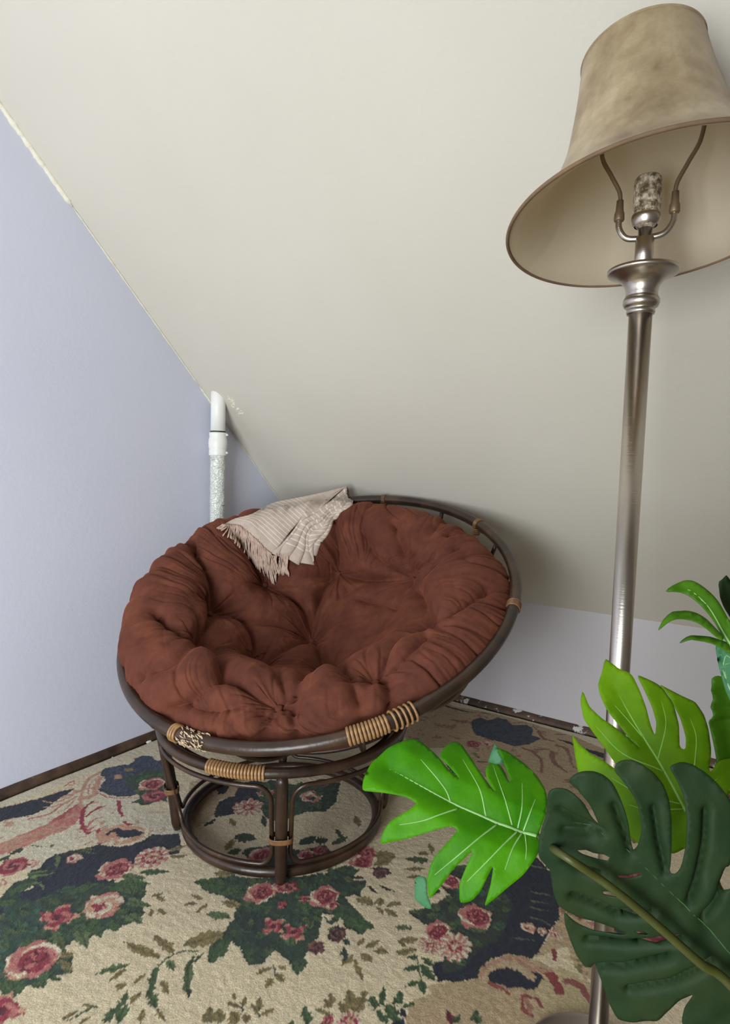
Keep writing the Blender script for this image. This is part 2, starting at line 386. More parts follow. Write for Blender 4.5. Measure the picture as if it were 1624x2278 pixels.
def leaf(a, b, wd, col, mid=True, serr=1.):
    a, b = np.array(a), np.array(b); L = np.linalg.norm(b-a); d = (b-a)/L; n = np.array([-d[1], d[0]])
    w = win(np.minimum(a, b)-wd, np.maximum(a, b)+wd); x, y = WS[w]-a[0], WT[w]-a[1]
    u = (x*d[0]+y*d[1])/L; v = (x*n[0]+y*n[1]); uu = np.clip(u, 0, 1)
    hw = wd*.5*np.sin(pi*uu**.85)**.8*(1+serr*.18*np.sin(u*26)); m = (u > 0) & (u < 1) & (abs(v) < hw)
    put(w, m, col, .16); put(w, m & (np.sin(u*30+abs(v)/wd*14)+.6*N2[w] > .75), col*1.35, .1)
    if mid: put(w, m & (abs(v) < .0018), col*.6, .1)
def rose(c, R, kind='rose', rot=0., sq=1.):
    """c floor point, R metres"""
    c = np.array(c); w = win(c-R*1.3, c+R*1.3); x, y = WS[w]-c[0], WT[w]-c[1]
    x, y = x*cos(rot)-y*sin(rot), (x*sin(rot)+y*cos(rot))/sq
    r = np.hypot(x, y)/R; ph = np.arctan2(y, x); q = random.random()*6
    if kind == 'peony': edge = .78+.26*abs(np.sin(ph*6+q))**.7
    elif kind == 'wild': edge = .78+.24*np.sin(ph*4+q)+.1*np.sin(ph*9)
    else: edge = .93+.08*np.sin(ph*5+q)+.03*np.sin(ph*11)
    m = r < edge
    sw = np.sin(ph*2+r*9+2.2*N1[w]+q); rag = N2[w]*.5+N1[w]*.6
    if kind == 'rose':      # dark crimson cup, cream and pink outer petals
        put(w, m, PINK*.95); put(w, m & (sw+rag > .15), SALMON*1.05); put(w, m & (r > .55) & (sw+rag > .75), IVORY)
        put(w, m & (np.hypot(x/R+.05, y/R-.15) < .62) & (sw*.6+rag > -.45), CRIM); put(w, m & (np.hypot(x/R, y/R-.1) < .5) & (np.sin(ph*3-r*12+N1[w]*2+q)+rag > .5), DCRIM)
        put(w, m & (r < .5) & (np.sin(ph*4+r*16+q)+rag > 1.05), PINK)
    elif kind == 'crim':
        put(w, m, CRIM); put(w, m & (sw+rag > .4), PINK*.9); put(w, m & (r < .42) & (rag-sw*.5 > -.1), DCRIM)
    elif kind == 'cream':
        put(w, m, SALMON*1.05); put(w, m & (sw+rag > 0), IVORY*.95); put(w, m & (r > .7) & (rag > 0), PINK)
        put(w, m & (np.hypot(x/R-.25, y/R+.05) < .3+.1*np.sin(ph*5)), CRIM)
    elif kind == 'wild':
        put(w, m, CRIM*1.1); put(w, m & (sw+rag > .1), PINK*.95); put(w, m & (r > .75) & (rag > -.1), SALMON); put(w, m & (r < .25), DCRIM)
    elif kind == 'peony':
        st = np.sin(ph*12+N1[w]*2+q)
        put(w, m, SALMON); put(w, m & (st+rag > .1), IVORY*.95); put(w, m & (st+rag < -.55), PINK)
        put(w, m & (r < .62) & (rag+np.sin(r*14+q) > .2), CRIM*1.1); put(w, m & (r < .6) & (np.sin(ph*9+r*10)+rag > .6), SALMON)
    elif kind == 'plum':
        put(w, m, PLUM); put(w, m & (sw+rag > .5), C_(130, 84, 74)); put(w, m & (sw+rag < -.9), C_(44, 32, 36))
def rz(T, x, y, rpx, kind='rose', sq=1., rot=0.):
    a, b = T([(x, y), (x+rpx, y)]); rose(a, np.linalg.norm(a-b), kind, rot, sq)
def lf(T, a, b, wpx, col, mid=True):
    p, q, r = T([a, b, (a[0]+wpx, a[1])]); leaf(p, q, np.linalg.norm(r-p), col, mid)
def st(T, pts, w0, w1, col):
    q = T([pts[0], (pts[0][0]+1, pts[0][1])]); k = np.linalg.norm(q[0]-q[1]); stroke(T(pts), w0*k, w1*k, col)

def foliage(T, pg, n, wpx=46):
    pg = [np.array(q, float) for q in pg]; P = np.array(pg); lo, hi = P.min(0), P.max(0); k = 0
    while k < n:
        x, y = random.uniform(lo[0], hi[0]), random.uniform(lo[1], hi[1]); ins = False; j = len(P)-1
        for i in range(len(P)):
            if ((P[i][1] > y) != (P[j][1] > y)) and (x < (P[j][0]-P[i][0])*(y-P[i][1])/(P[j][1]-P[i][1]+1e-9)+P[i][0]): ins = not ins
            j = i
        if not ins: continue
        k += 1; a = random.uniform(0, 6.3); L = random.uniform(.7, 1.5)*wpx*1.5
        lf(T, (x, y), (x+L*cos(a), y+L*.6*sin(a)), wpx, random.choice([DGREEN*.8, GREEN, GREEN*1.3, C_(52, 84, 66), LGREEN*.7]))
# -- borders running parallel to the rug edges (continue beyond the picture)
for fx in (0, 1):
    e = (TG if fx == 0 else SG); o_ = (SG if fx == 0 else TG)
    RUG[(e < .072)] = (IVORY*.95)
    far = (o_ > (1.62 if fx == 0 else 1.95))
    m = (e > .075+.004*N1) & (e < .082) & far; RUG[m] = SALMON
    m = (e > .082) & (e < .17+.012*np.sin(o_*9)) & far; RUG[m] = NAVY
# -- off-picture repeat of the field and border sprays
rs = random.Random(3)
def unseen(s_, t_): return s_ > 1.88 or t_ > 1.75 or (t_ > 1.22 and s_ < 1.0)
for i in range(150):
    s_, t_ = rs.uniform(.2, 2.8), rs.uniform(.2, 2.5)
    if not unseen(s_, t_): continue
    for k in range(6): a = rs.uniform(0, 6.3); leaf((s_, t_), (s_+cos(a)*.10, t_+sin(a)*.10), .06, rs.choice([GREEN, DGREEN, DGREEN*.8]))
    for k in range(6):
        a = rs.uniform(0, 6.3); leaf((s_, t_), (s_+cos(a)*.13, t_+sin(a)*.13), .05, rs.choice([GREEN, DGREEN, OLIVE]))
    for k in range(2): rose((s_+rs.uniform(-.06, .06), t_+rs.uniform(-.06, .06)), .05, rs.choice(['rose', 'crim', 'cream', 'peony']))
for i in range(420):
    s_, t_ = rs.uniform(.2, 2.8), rs.uniform(.2, 2.5)
    if not unseen(s_, t_): continue
    a = rs.uniform(0, 6.3); leaf((s_, t_), (s_+cos(a)*.05, t_+sin(a)*.05), .02, rs.choice([OLIVE, LGREEN]))

# -- left border, acanthus scroll and hydrangea (crop P1)
poly(P1([(-60, 705), (150, 655), (380, 590), (520, 545), (670, 508), (620, 560), (560, 595), (480, 640), (420, 670), (380, 705), (200, 765), (-60, 820)]), NAVY)
st(P1, [(-60, 700), (150, 650), (380, 588), (520, 540), (680, 500)], 14, 10, SALMON)
poly(P1([(-40, 1110), (-40, 820), (100, 775), (250, 755), (420, 700), (500, 610), (620, 540), (700, 460), (800, 400), (900, 350), (1060, 290), (1250, 215), (1400, 180), (1400, 260), (1200, 300), (900, 420), (870, 560), (960, 600), (1200, 610), (1180, 700), (1000, 1000), (850, 1000), (700, 1010), (500, 1030), (300, 1040), (100, 1100)]), IVORY*.97, .1, SALMON, .45)
poly(P1([(-40, 1010), (150, 930), (400, 830), (480, 770), (600, 700), (690, 640), (740, 690), (690, 760), (640, 830), (560, 880), (420, 930), (300, 980), (180, 1040), (-40, 1100)]), SALMON*.95, .14, PINK, .1)
for pts, a, b, c in [([(-40, 830), (140, 772), (260, 765)], 8, 6, CRIM*1.2), ([(250, 780), (420, 740), (520, 670), (620, 620)], 26, 12, PINK),
    ([(150, 930), (350, 860), (480, 800), (600, 740), (680, 660)], 24, 30, PINK*.95), ([(-40, 1040), (200, 940), (420, 860)], 22, 12, SALMON), ([(480, 790), (560, 740), (660, 660)], 46, 20, C_(178, 84, 84)),
    ([(120, 1010), (300, 950), (500, 880), (640, 800)], 22, 10, PINK), ([(540, 590), (640, 560), (720, 520), (760, 440), (860, 380)], 40, 40, SALMON), ([(380, 625), (460, 640), (560, 610), (640, 570)], 14, 26, SALMON), ([(370, 680), (460, 670), (560, 640), (660, 590)], 14, 26, SALMON),
    ([(560, 500), (600, 470), (640, 460), (630, 490), (570, 490)], 16, 10, PINK), ([(700, 600), (800, 580), (830, 500), (860, 430)], 60, 50, SALMON), ([(760, 560), (780, 480), (840, 420)], 12, 10, PINK), ([(700, 560), (690, 640), (720, 700)], 30, 20, SALMON), ([(640, 620), (560, 700), (500, 720)], 18, 10, SALMON*1.05),
    ([(760, 905), (715, 850), (705, 760), (740, 680), (800, 630)], 40, 22, CRIM*1.15), ([(760, 890), (790, 860), (830, 840)], 24, 8, PINK), ([(740, 760), (820, 700), (900, 665)], 26, 8, CRIM*1.2), ([(740, 860), (790, 800), (870, 765)], 24, 8, PINK), ([(800, 640), (880, 640)], 20, 8, SALMON),
    ([(870, 990), (845, 920), (855, 870), (910, 845)], 32, 10, CRIM*1.2), ([(1020, 630), (1030, 700), (1050, 760)], 34, 18, CRIM*1.15), ([(1070, 810), (1110, 830), (1165, 810), (1150, 760)], 26, 20, CRIM*1.15), ([(1140, 760), (1200, 740), (1260, 755)], 14, 10, PINK), ([(1180, 860), (1230, 880), (1270, 880)], 14, 6, CRIM*1.2),
    ([(840, 560), (930, 595), (1050, 600), (1200, 600)], 14, 10, CRIM*1.15)]: st(P1, pts, a, b, c)
poly(P1([(865, 390), (880, 360), (940, 335), (1000, 330), (1070, 315), (1130, 300), (1160, 265), (1230, 235), (1300, 240), (1330, 275), (1400, 280), (1440, 330), (1440, 390), (1300, 400), (1240, 400), (1170, 450), (1180, 560), (1130, 590), (1000, 588), (930, 575), (850, 530), (880, 480), (920, 440), (870, 410)]), SLATE, .22, C_(44, 56, 78), .1, 2)
poly(P1([(1060, 420), (1130, 400), (1240, 370), (1400, 360), (1440, 400), (1440, 640), (1380, 620), (1250, 665), (1130, 640), (1210, 600), (1180, 560), (1100, 500)]), DGREEN*1.2, .2, GREEN*1.2, .2)
poly(P1([(980, 400), (1040, 395), (1060, 430), (990, 440)]), SALMON); poly(P1([(1070, 350), (1140, 340), (1150, 370), (1080, 375)]), OLIVE)
rz(P1, 1310, 480, 125, 'rose', .9); rz(P1, 1330, 585, 110, 'crim')
poly(P1([(1130, 800), (1160, 720), (1260, 690), (1400, 720), (1540, 760), (1560, 905), (1400, 915), (1310, 915), (1240, 940), (1280, 860), (1180, 850)]), IVORY*.9, .1, TAN, .3)
poly(P1([(640, 960), (800, 900), (840, 980), (1000, 1005), (1130, 985), (1250, 930), (1320, 880), (1200, 850), (1060, 830), (900, 850), (850, 900)]), SALMON*1.05, .12, IVORY, .25)
poly(P1([(905, 905), (960, 880), (1010, 858), (1060, 875), (1150, 870), (1240, 898), (1150, 940), (1040, 940), (1005, 930), (990, 895), (940, 910), (925, 925)]), NAVY)
poly(P1([(700, 1040), (850, 1000), (1000, 1018), (1130, 1005), (1240, 960), (1310, 912), (1400, 915), (1540, 900), (1560, 960), (1540, 1080), (1250, 1100), (1150, 1180), (900, 1400), (300, 1400), (250, 1250), (320, 1180), (480, 1080)]), NAVY, .14, DGREEN*.8, .35, .6)
# foliage bed on the left (crop P2 has the same place, lower)
poly(P2([(-60, 330), (60, 220), (120, 160), (240, 120), (230, 90), (330, 60), (300, 150), (180, 240), (300, 290), (430, 250), (540, 160), (620, 200), (720, 150), (830, 170), (1000, 150), (1080, 90), (1200, 180), (1190, 260), (1150, 320), (1190, 420), (1060, 500), (960, 520), (820, 560), (740, 620), (600, 640), (520, 700), (600, 760), (590, 900), (440, 930), (370, 960), (330, 1030), (220, 1010), (120, 1120), (40, 1080), (-60, 1000)]), DGREEN, .2, GREEN, .15)
poly(P2([(-60, 440), (60, 300), (200, 330), (340, 310), (330, 560), (200, 640), (80, 760), (30, 960), (-60, 980)]), C_(38, 70, 58), .2, C_(56, 92, 74), .3)
poly(P2([(-60, 350), (40, 350), (10, 440), (-60, 480)]), NAVY)
poly(P2([(180, 240), (350, 170), (470, 60), (700, 0), (780, 60), (620, 160), (560, 250), (400, 260), (300, 300), (130, 280)]), NAVY, .12)
for a, b, w_, c in [((470, 230), (640, 200), 90, C_(52, 84, 60)), ((300, 160), (60, 240), 80, GREEN), ((120, 330), (-40, 330), 90, GREEN*1.1), ((980, 100), (1190, 130), 80, LGREEN*.8), ((1040, 160), (1240, 170), 70, GREEN*1.3), ((1000, 200), (1200, 240), 90, GREEN*1.2), ((1000, 290), (1240, 360), 80, LGREEN*.8), ((980, 380), (1170, 500), 90, LGREEN*.8), ((900, 470), (960, 560), 70, GREEN), ((760, 470), (830, 620), 90, GREEN*1.2), ((640, 500), (720, 700), 110, LGREEN*.8), ((440, 560), (510, 690), 90, LGREEN*.8), ((480, 760), (620, 740), 70, OLIVE*.9), ((470, 800), (600, 900), 80, OLIVE*.9), ((380, 850), (350, 1030), 80, GREEN*1.2), ((60, 930), (180, 1020), 90, GREEN*1.2), ((40, 980), (100, 1120), 80, GREEN*1.2), ((830, 500), (560, 560), 100, GREEN)]: lf(P2, a, b, w_, c)
for x, y in [(330, 75), (370, 100), (300, 110)]: lf(P2, (x-80, y+10), (x+90, y-15), 26, LGREEN, False)
lf(P2, (240, 180), (350, 150), 24, LGREEN, False); lf(P2, (330, 160), (360, 220), 22, LGREEN, False); lf(P1, (500, 1080), (490, 1210), 40, LGREEN*.8, False); lf(P1, (700, 1050), (830, 1080), 22, LGREEN*.8, False); lf(P1, (720, 1040), (830, 1040), 22, LGREEN*.8, False)
poly(P1([(100, 1080), (200, 1030), (330, 990), (460, 950), (640, 990), (740, 1000), (600, 1050), (480, 1080), (400, 1130), (350, 1190), (240, 1240), (190, 1110)]), IVORY*.95, .12, LGREEN*.9, .42)
rz(P1, 640, 1120, 70, 'cream'); lf(P1, (200, 1030), (90, 1090), 60, DGREEN); lf(P1, (110, 1090), (-20, 1150), 60, DGREEN)
rz(P1, 110, 1190, 130, 'crim', 1.); rz(P1, 270, 1170, 60, 'cream'); rz(P2, -20, 170, 70, 'cream')
rz(P1, 990, 1215, 160, 'rose', .9); rz(P1, 1310, 1110, 150, 'peony', .9)
rz(P2, 480, 440, 150, 'wild', 1.1); rz(P2, 850, 345, 158, 'cream'); rz(P2, 265, 790, 215, 'rose', 1.); rz(P2, 20, 1210, 150, 'wild', 1.3)
lf(P1, (1200, 1240), (1470, 1230), 80, GREEN*1.2); lf(P1, (1440, 1060), (1600, 1010), 60, OLIVE); lf(P1, (1440, 1110), (1620, 1100), 50, OLIVE)
foliage(P2, [(-60, 440), (240, 320), (520, 240), (1080, 160), (1160, 400), (900, 540), (560, 640), (560, 880), (340, 980), (60, 1050), (-60, 980)], 110)
for k_ in ((480, 440, 150, 'wild', 1.1), (850, 345, 158, 'cream', 1), (265, 790, 215, 'rose', 1.), (20, 1210, 150, 'wild', 1.3)): rz(P2, *k_)
rz(P1, 110, 1190, 130, 'crim', 1.); rz(P1, 990, 1215, 160, 'rose', .9); rz(P1, 1310, 1110, 150, 'peony', .9)
# -- olive sprigs on the field (P2)
for a, b, w_, c in [((1340, 240), (1240, 290), 44, OLIVE), ((1290, 280), (1360, 310), 50, OLIVE), ((1240, 380), (1240, 450), 44, OLIVE), ((1290, 380), (1360, 430), 60, OLIVE), ((1500, 350), (1600, 320), 46, OLIVE), ((1580, 260), (1640, 300), 50, OLIVE),
    ((1310, 780), (1000, 650), 90, OLIVE*.95), ((1430, 730), (1260, 590), 90, OLIVE*.9), ((1560, 790), (1530, 1080), 80, LGREEN*.7), ((1060, 830), (790, 910), 70, LGREEN*.8), ((1040, 870), (870, 980), 50, OLIVE), ((1190, 910), (1090, 1000), 44, OLIVE), ((1300, 850), (1220, 990), 60, GREEN), ((1380, 800), (1430, 880), 60, LGREEN*.8), ((1280, 930), (1210, 1100), 60, GREEN*1.1), ((1240, 1060), (1280, 1190), 70, GREEN*1.1), ((1330, 960), (1380, 1080), 60, OLIVE), ((1040, 1010), (940, 1010), 60, OLIVE), ((1050, 1080), (960, 1200), 70, GREEN*1.1), ((1150, 1060), (1060, 1170), 60, OLIVE), ((960, 1180), (850, 1321), 90, GREEN), ((1040, 1160), (960, 1321), 80, GREEN*1.2), ((690, 1160), (810, 1190), 40, OLIVE), ((660, 1200), (500, 1290), 40, OLIVE), ((740, 1270), (640, 1321), 40, OLIVE), ((1180, 1200), (1150, 1321), 60, OLIVE), ((1280, 1200), (1360, 1300), 50, OLIVE)]: lf(P2, a, b, w_, c)
for pts in ([(1620, 720), (1480, 730), (1360, 790), (1280, 900), (1230, 1040)], [(1600, 750), (1560, 800), (1545, 900)], [(1040, 1060), (980, 1180), (900, 1300)], [(800, 1180), (660, 1240), (540, 1300)]): st(P2, pts, 22, 14, GREEN)
# -- flowers inside the chair foot (P4)
poly(P4([(130, 130), (250, 90), (340, 110), (400, 100), (490, 120), (440, 220), (340, 250), (320, 320), (270, 390), (180, 440), (120, 330)]), TAN*1.1, .12, SALMON, .4)
poly(P4([(320, 120), (390, 120), (405, 160), (380, 205), (330, 210), (315, 160)]), NAVY)
poly(P4([(300, 360), (330, 260), (440, 220), (490, 130), (600, 110), (720, 150), (700, 230), (640, 260), (560, 300), (420, 350), (320, 370)]), NAVY, .12, DGREEN, .2)
poly(P4([(620, 140), (700, 110), (900, 150), (1180, 120), (1150, 260), (1080, 330), (940, 330), (760, 400), (660, 370), (600, 260)]), DGREEN, .2, GREEN, .2)
rz(P4, 660, 200, 62, 'rose'); rz(P4, 540, 300, 110, 'peony'); rz(P4, 975, 225, 82, 'cream'); rz(P4, 1060, 130, 60, 'plum'); rz(P4, 760, 190, 50, 'crim')
for a, b, w_, c in [((440, 500), (600, 520), 110, DGREEN), ((900, 560), (1010, 500), 80, DGREEN), ((1000, 540), (1100, 520), 80, DGREEN), ((1120, 560), (1230, 500), 50, GREEN), ((380, 600), (440, 520), 60, OLIVE), ((400, 620), (500, 590), 70, GREEN), ((230, 430), (320, 380), 40, DGREEN), ((1280, 360), (1310, 440), 50, OLIVE), ((1140, 450), (1220, 540), 36, GREEN), ((640, 360), (660, 440), 40, DGREEN), ((410, 380), (450, 430), 40, OLIVE)]: lf(P4, a, b, w_, c)
for i in range(9):
    x = random.uniform(250, 700); y = random.uniform(380, 520); lf(P4, (x, y), (x+random.uniform(20, 60), y+random.uniform(-20, 40)), 20, IVORY*.9, False)
poly(P4([(500, 620), (540, 580), (720, 560), (900, 600), (1080, 560), (1120, 620), (900, 700), (700, 720), (560, 680)]), DGREEN, .2)
rz(P4, 620, 630, 100, 'rose', .8); rz(P4, 940, 630, 70, 'rose', .8); rz(P4, 1040, 600, 52, 'crim'); rz(P4, 1330, 630, 110, 'rose', .9); rz(P4, 1460, 750, 60, 'plum')
# -- central bouquet below the foot (P3)
poly(P3([(40, 210), (180, 180), (300, 150), (420, 180), (800, 170), (1000, 150), (1180, 80), (1290, 120), (1200, 190), (1340, 200), (1290, 290), (1180, 330), (1240, 400), (1390, 540), (1300, 600), (1180, 560), (1150, 470), (1000, 440), (1000, 520), (980, 620), (900, 690), (870, 870), (800, 900), (740, 800), (640, 720), (560, 820), (450, 840), (380, 690), (300, 650), (180, 820), (130, 790), (180, 660), (280, 560), (340, 480), (370, 380), (240, 310), (130, 280)]), DGREEN, .2, GREEN*.95, .2)
poly(P3([(360, 470), (480, 430), (600, 480), (560, 560), (640, 680), (560, 720), (440, 650)]), C_(30, 52, 46), .2)
foliage(P3, [(280, 200), (420, 180), (1180, 120), (1280, 240), (1300, 560), (1180, 520), (960, 600), (860, 760), (740, 760), (520, 780), (420, 660), (300, 600), (380, 440)], 90)
foliage(P4, [(640, 150), (900, 150), (1150, 160), (1060, 310), (760, 380), (640, 300)], 26)
for a, b, w_, c in [((290, 240), (40, 200), 110, GREEN), ((400, 240), (240, 310), 90, GREEN*1.2), ((340, 150), (180, 150), 70, OLIVE), ((320, 470), (130, 450), 90, LGREEN*.8), ((390, 390), (240, 360), 80, OLIVE), ((260, 600), (-40, 690), 150, OLIVE*.95), ((300, 650), (140, 820), 110, GREEN), ((120, 740), (-20, 850), 30, GREEN), ((140, 370), (50, 450), 44, OLIVE), ((100, 340), (20, 310), 40, OLIVE), ((60, 370), (-30, 380), 40, OLIVE),
    ((1180, 500), (1400, 550), 130, GREEN), ((1390, 360), (1250, 340), 90, OLIVE), ((1400, 380), (1480, 340), 60, OLIVE), ((1490, 400), (1600, 360), 50, OLIVE), ((1470, 420), (1570, 470), 50, OLIVE), ((1410, 400), (1470, 460), 36, OLIVE), ((1540, 20), (1390, 90), 90, OLIVE), ((1330, 710), (1440, 640), 50, OLIVE), ((1270, 690), (1320, 630), 44, OLIVE), ((1390, 730), (1510, 740), 50, OLIVE), ((1310, 740), (1370, 820), 50, OLIVE), ((1240, 790), (1310, 940), 50, OLIVE), ((1240, 760), (1150, 840), 44, OLIVE), ((1550, 550), (1640, 560), 50, OLIVE), ((1560, 650), (1640, 690), 30, OLIVE), ((1570, 730), (1640, 750), 50, OLIVE),
    ((630, 850), (500, 890), 50, OLIVE), ((640, 930), (570, 1020), 60, OLIVE), ((650, 910), (730, 960), 44, OLIVE), ((680, 840), (740, 870), 30, OLIVE), ((850, 790), (770, 860), 50, GREEN), ((820, 820), (810, 910), 50, GREEN*1.1), ((860, 790), (880, 860), 40, GREEN*1.1), ((1160, 700), (1180, 800), 44, DGREEN), ((1170, 640), (1210, 690), 50, DGREEN),
    ((330, 1050), (350, 1110), 40, OLIVE), ((400, 1150), (280, 1120), 40, OLIVE), ((400, 1150), (430, 1070), 40, OLIVE), ((530, 1170), (540, 1070), 44, OLIVE), ((530, 1200), (480, 1130), 44, OLIVE), ((520, 1220), (650, 1170), 44, OLIVE), ((1070, 1160), (1070, 1030), 60, OLIVE), ((1060, 1160), (1020, 1080), 50, OLIVE), ((1080, 1220), (950, 1160), 40, OLIVE), ((1230, 1200), (1200, 1020), 90, OLIVE*.9), ((1250, 1200), (1340, 1020), 90, OLIVE*.9), ((1180, 1230), (1140, 1100), 60, OLIVE*.9), ((900, 1279), (870, 1140), 80, GREEN*1.1), ((1400, 1180), (1390, 1060), 50, GREEN*1.1), ((1460, 1140), (1460, 1000), 60, GREEN*1.1), ((1540, 1130), (1620, 1030), 60, GREEN*1.1), ((1420, 1180), (1500, 1270), 60, GREEN*1.1), ((1480, 1150), (1590, 1200), 60, GREEN*1.1), ((160, 1279), (160, 1150), 90, OLIVE*.9), ((240, 1279), (230, 1170), 90, OLIVE*.9), ((360, 1290), (330, 1180), 90, OLIVE*.9), ((440, 1279), (430, 1200), 60, OLIVE*.9), ((130, 1270), (120, 1200), 50, OLIVE), ((800, 1279), (740, 1279), 60, GREEN), ((10, 1080), (-10, 1000), 40, DGREEN)]: lf(P3, a, b, w_, c)
for pts in ([(1010, 470), (1060, 520), (1120, 560)], [(640, 830), (650, 930)], [(400, 1180), (400, 1120)], [(530, 1220), (530, 1150)], [(1420, 1120), (1500, 1160), (1600, 1190)]): st(P3, pts, 12, 8, DGREEN)
for x, y, r, k, sq in [(535, 290, 130, 'rose', .85), (690, 250, 60, 'rose', 1.3), (755, 250, 68, 'crim', 1), (700, 380, 46, 'crim', .8), (1020, 320, 135, 'rose', .85), (1080, 385, 55, 'rose', .8), (870, 340, 44, 'wild', .9), (640, 540, 95, 'wild', 1), (790, 590, 105, 'wild', 1), (1120, 605, 85, 'plum', .8), (960, 700, 70, 'plum', 1), (1290, 60, 90, 'rose', 1), (1330, 10, 50, 'crim', 1), (1430, 150, 48, 'plum', 1), (1040, 1260, 60, 'crim', .8), (1200, 1280, 120, 'peony', .8)]: rz(P3, x, y, r, k, sq)
for a, b in [((1360, 110), (1480, 100)), ((1480, 110), (1530, 150)), ((1210, 215), (1330, 225)), ((1430, 230), (1550, 290)), ((1340, 240), (1420, 290)), ((1200, 170), (1320, 180))]: lf(P3, a, b, 26, C_(50, 44, 42), False)
# -- right corner (P5): navy bed, scroll eye and shell
poly(P5([(440, 960), (460, 900), (700, 900), (560, 700), (680, 560), (800, 500), (900, 440), (1130, 200), (1160, 160), (1260, 280), (1330, 520), (1300, 640), (1250, 700), (1180, 840), (1140, 880), (980, 850), (860, 880), (780, 950), (750, 1025), (600, 1040), (480, 1035)]), NAVY*.85, .12, C_(34, 46, 46), .55)
poly(P5([(440, 300), (640, 250), (860, 300), (1000, 500), (900, 760), (760, 820), (640, 960), (500, 980), (560, 760), (330, 600), (280, 560), (420, 520), (560, 440)]), C_(40, 54, 46), .2, C_(58, 74, 54), .35)
poly(P5([(1150, 880), (1200, 800), (1300, 640), (1370, 560), (1480, 620), (1640, 700), (1640, 1000), (1500, 1040), (1430, 930), (1380, 800)]), TAN*1.05, .12, OLIVE, .3)
poly(P5([(440, 1130), (400, 1080), (600, 1040), (745, 1030), (770, 960), (850, 890), (960, 852), (1100, 870), (1230, 920), (1380, 1000), (1560, 1060), (1640, 1100), (1700, 1500), (300, 1500), (250, 1300), (290, 1180)]), TAN, .1, C_(196, 172, 134), .2)
poly(P5([(1160, 1110), (1230, 1000), (1330, 940), (1440, 980), (1520, 1080), (1540, 1260), (1300, 1260), (1200, 1240), (1210, 1180)]), C_(200, 182, 140), .08)
poly(P5([(835, 1000), (880, 955), (960, 945), (1040, 965), (1090, 1010), (1150, 1045), (1165, 1010), (1115, 960), (1180, 985), (1215, 1020), (1150, 1105), (1060, 1085), (980, 1090), (930, 1060), (850, 1050)]), NAVY*.85)
for pts, a, b, c in [([(770, 1010), (830, 930), (960, 880), (1100, 900), (1180, 960)], 30, 30, SALMON*.85), ([(1200, 960), (1270, 1010), (1330, 1110)], 30, 70, C_(140, 60, 56)), ([(1380, 1040), (1480, 1080), (1540, 1200)], 50, 26, C_(146, 84, 74)), ([(840, 1050), (900, 1080), (970, 1125)], 34, 26, C_(150, 74, 64)), ([(1140, 1280), (1060, 1220), (1080, 1150), (1160, 1160), (1210, 1220)], 26, 26, C_(140, 66, 62)), ([(1290, 830), (1290, 890)], 36, 30, C_(140, 56, 56)), ([(1100, 1180), (1130, 1250)], 50, 30, C_(170, 120, 100)), ([(1040, 900), (1150, 960), (1250, 970)], 30, 30, SALMON*.8)]: st(P5, pts, a, b, c)
foliage(P5, [(450, 340), (640, 270), (860, 320), (960, 500), (880, 740), (700, 800), (560, 960), (420, 560)], 50, 60); rz(P5, 570, 350, 75, 'rose'); rz(P5, 740, 590, 125, 'rose', 1.); rz(P5, 470, 700, 130, 'rose', .7); rz(P5, 600, 800, 140, 'peony', .8); rz(P5, 430, 790, 80, 'peony'); rz(P5, 1110, 665, 52, 'cream'); rz(P5, 1205, 695, 36, 'cream'); rz(P5, 1300, 715, 44, 'cream'); rz(P5, -10, 140, 60, 'crim')
for y in (235, 420, 480, 530, 600, 740):
    st(P5, [(1130-(y > 700)*110, y), (1190-(y > 700)*110, y+10), (1260-(y > 700)*110, y+20+(y == 600)*40)], 16, 8, C_(98, 100, 84))
for a, b, w_, c in [((420, 200), (240, 190), 70, LGREEN*.65), ((420, 160), (340, 150), 50, OLIVE*.9), ((400, 260), (250, 265), 44, OLIVE), ((360, 310), (260, 320), 44, OLIVE), ((450, 150), (420, 80), 40, OLIVE), ((170, 160), (30, 170), 90, OLIVE), ((30, 500), (-20, 500), 50, OLIVE), ((80, 520), (90, 460), 50, OLIVE), ((130, 520), (230, 490), 50, OLIVE), ((110, 540), (200, 580), 44, OLIVE), ((300, 670), (180, 665), 50, LGREEN*.8), ((370, 560), (280, 555), 44, LGREEN*.8), ((350, 750), (210, 760), 60, OLIVE), ((340, 820), (200, 840), 50, OLIVE), ((0, 800), (80, 750), 44, OLIVE), ((50, 830), (140, 830), 56, OLIVE), ((0, 900), (10, 850), 40, OLIVE),
    ((350, 870), (270, 880), 50, GREEN*1.1), ((340, 940), (240, 960), 50, GREEN*1.1), ((360, 920), (460, 1040), 70, GREEN*1.1), ((370, 880), (460, 940), 40, GREEN*1.1), ((340, 1040), (270, 1075), 50, GREEN*1.1), ((370, 1020), (380, 1140), 50, GREEN*1.1), ((100, 1190), (100, 1080), 50, GREEN*1.1), ((210, 1200), (230, 1110), 60, GREEN*1.1), ((240, 1210), (330, 1200), 44, GREEN*1.1), ((40, 1230), (20, 1140), 60, GREEN*1.1), ((120, 1230), (230, 1337), 70, GREEN*1.1), ((60, 1240), (130, 1337), 60, GREEN*1.1), ((760, 1337), (740, 1240), 60, GREEN), ((600, 1337), (630, 1270), 50, GREEN), ((580, 1337), (550, 1240), 60, DCRIM*1.3)]: lf(P5, a, b, w_, c)
st(P5, [(345, 880), (345, 960), (380, 1060)], 12, 10, GREEN); st(P5, [(60, 1210), (140, 1210), (240, 1215)], 10, 8, GREEN); poly(P5([(215, 1240), (255, 1230), (250, 1300), (225, 1290)]), NAVY); poly(P5([(130, 1337), (250, 1300), (240, 1400), (120, 1400)]), NAVY)
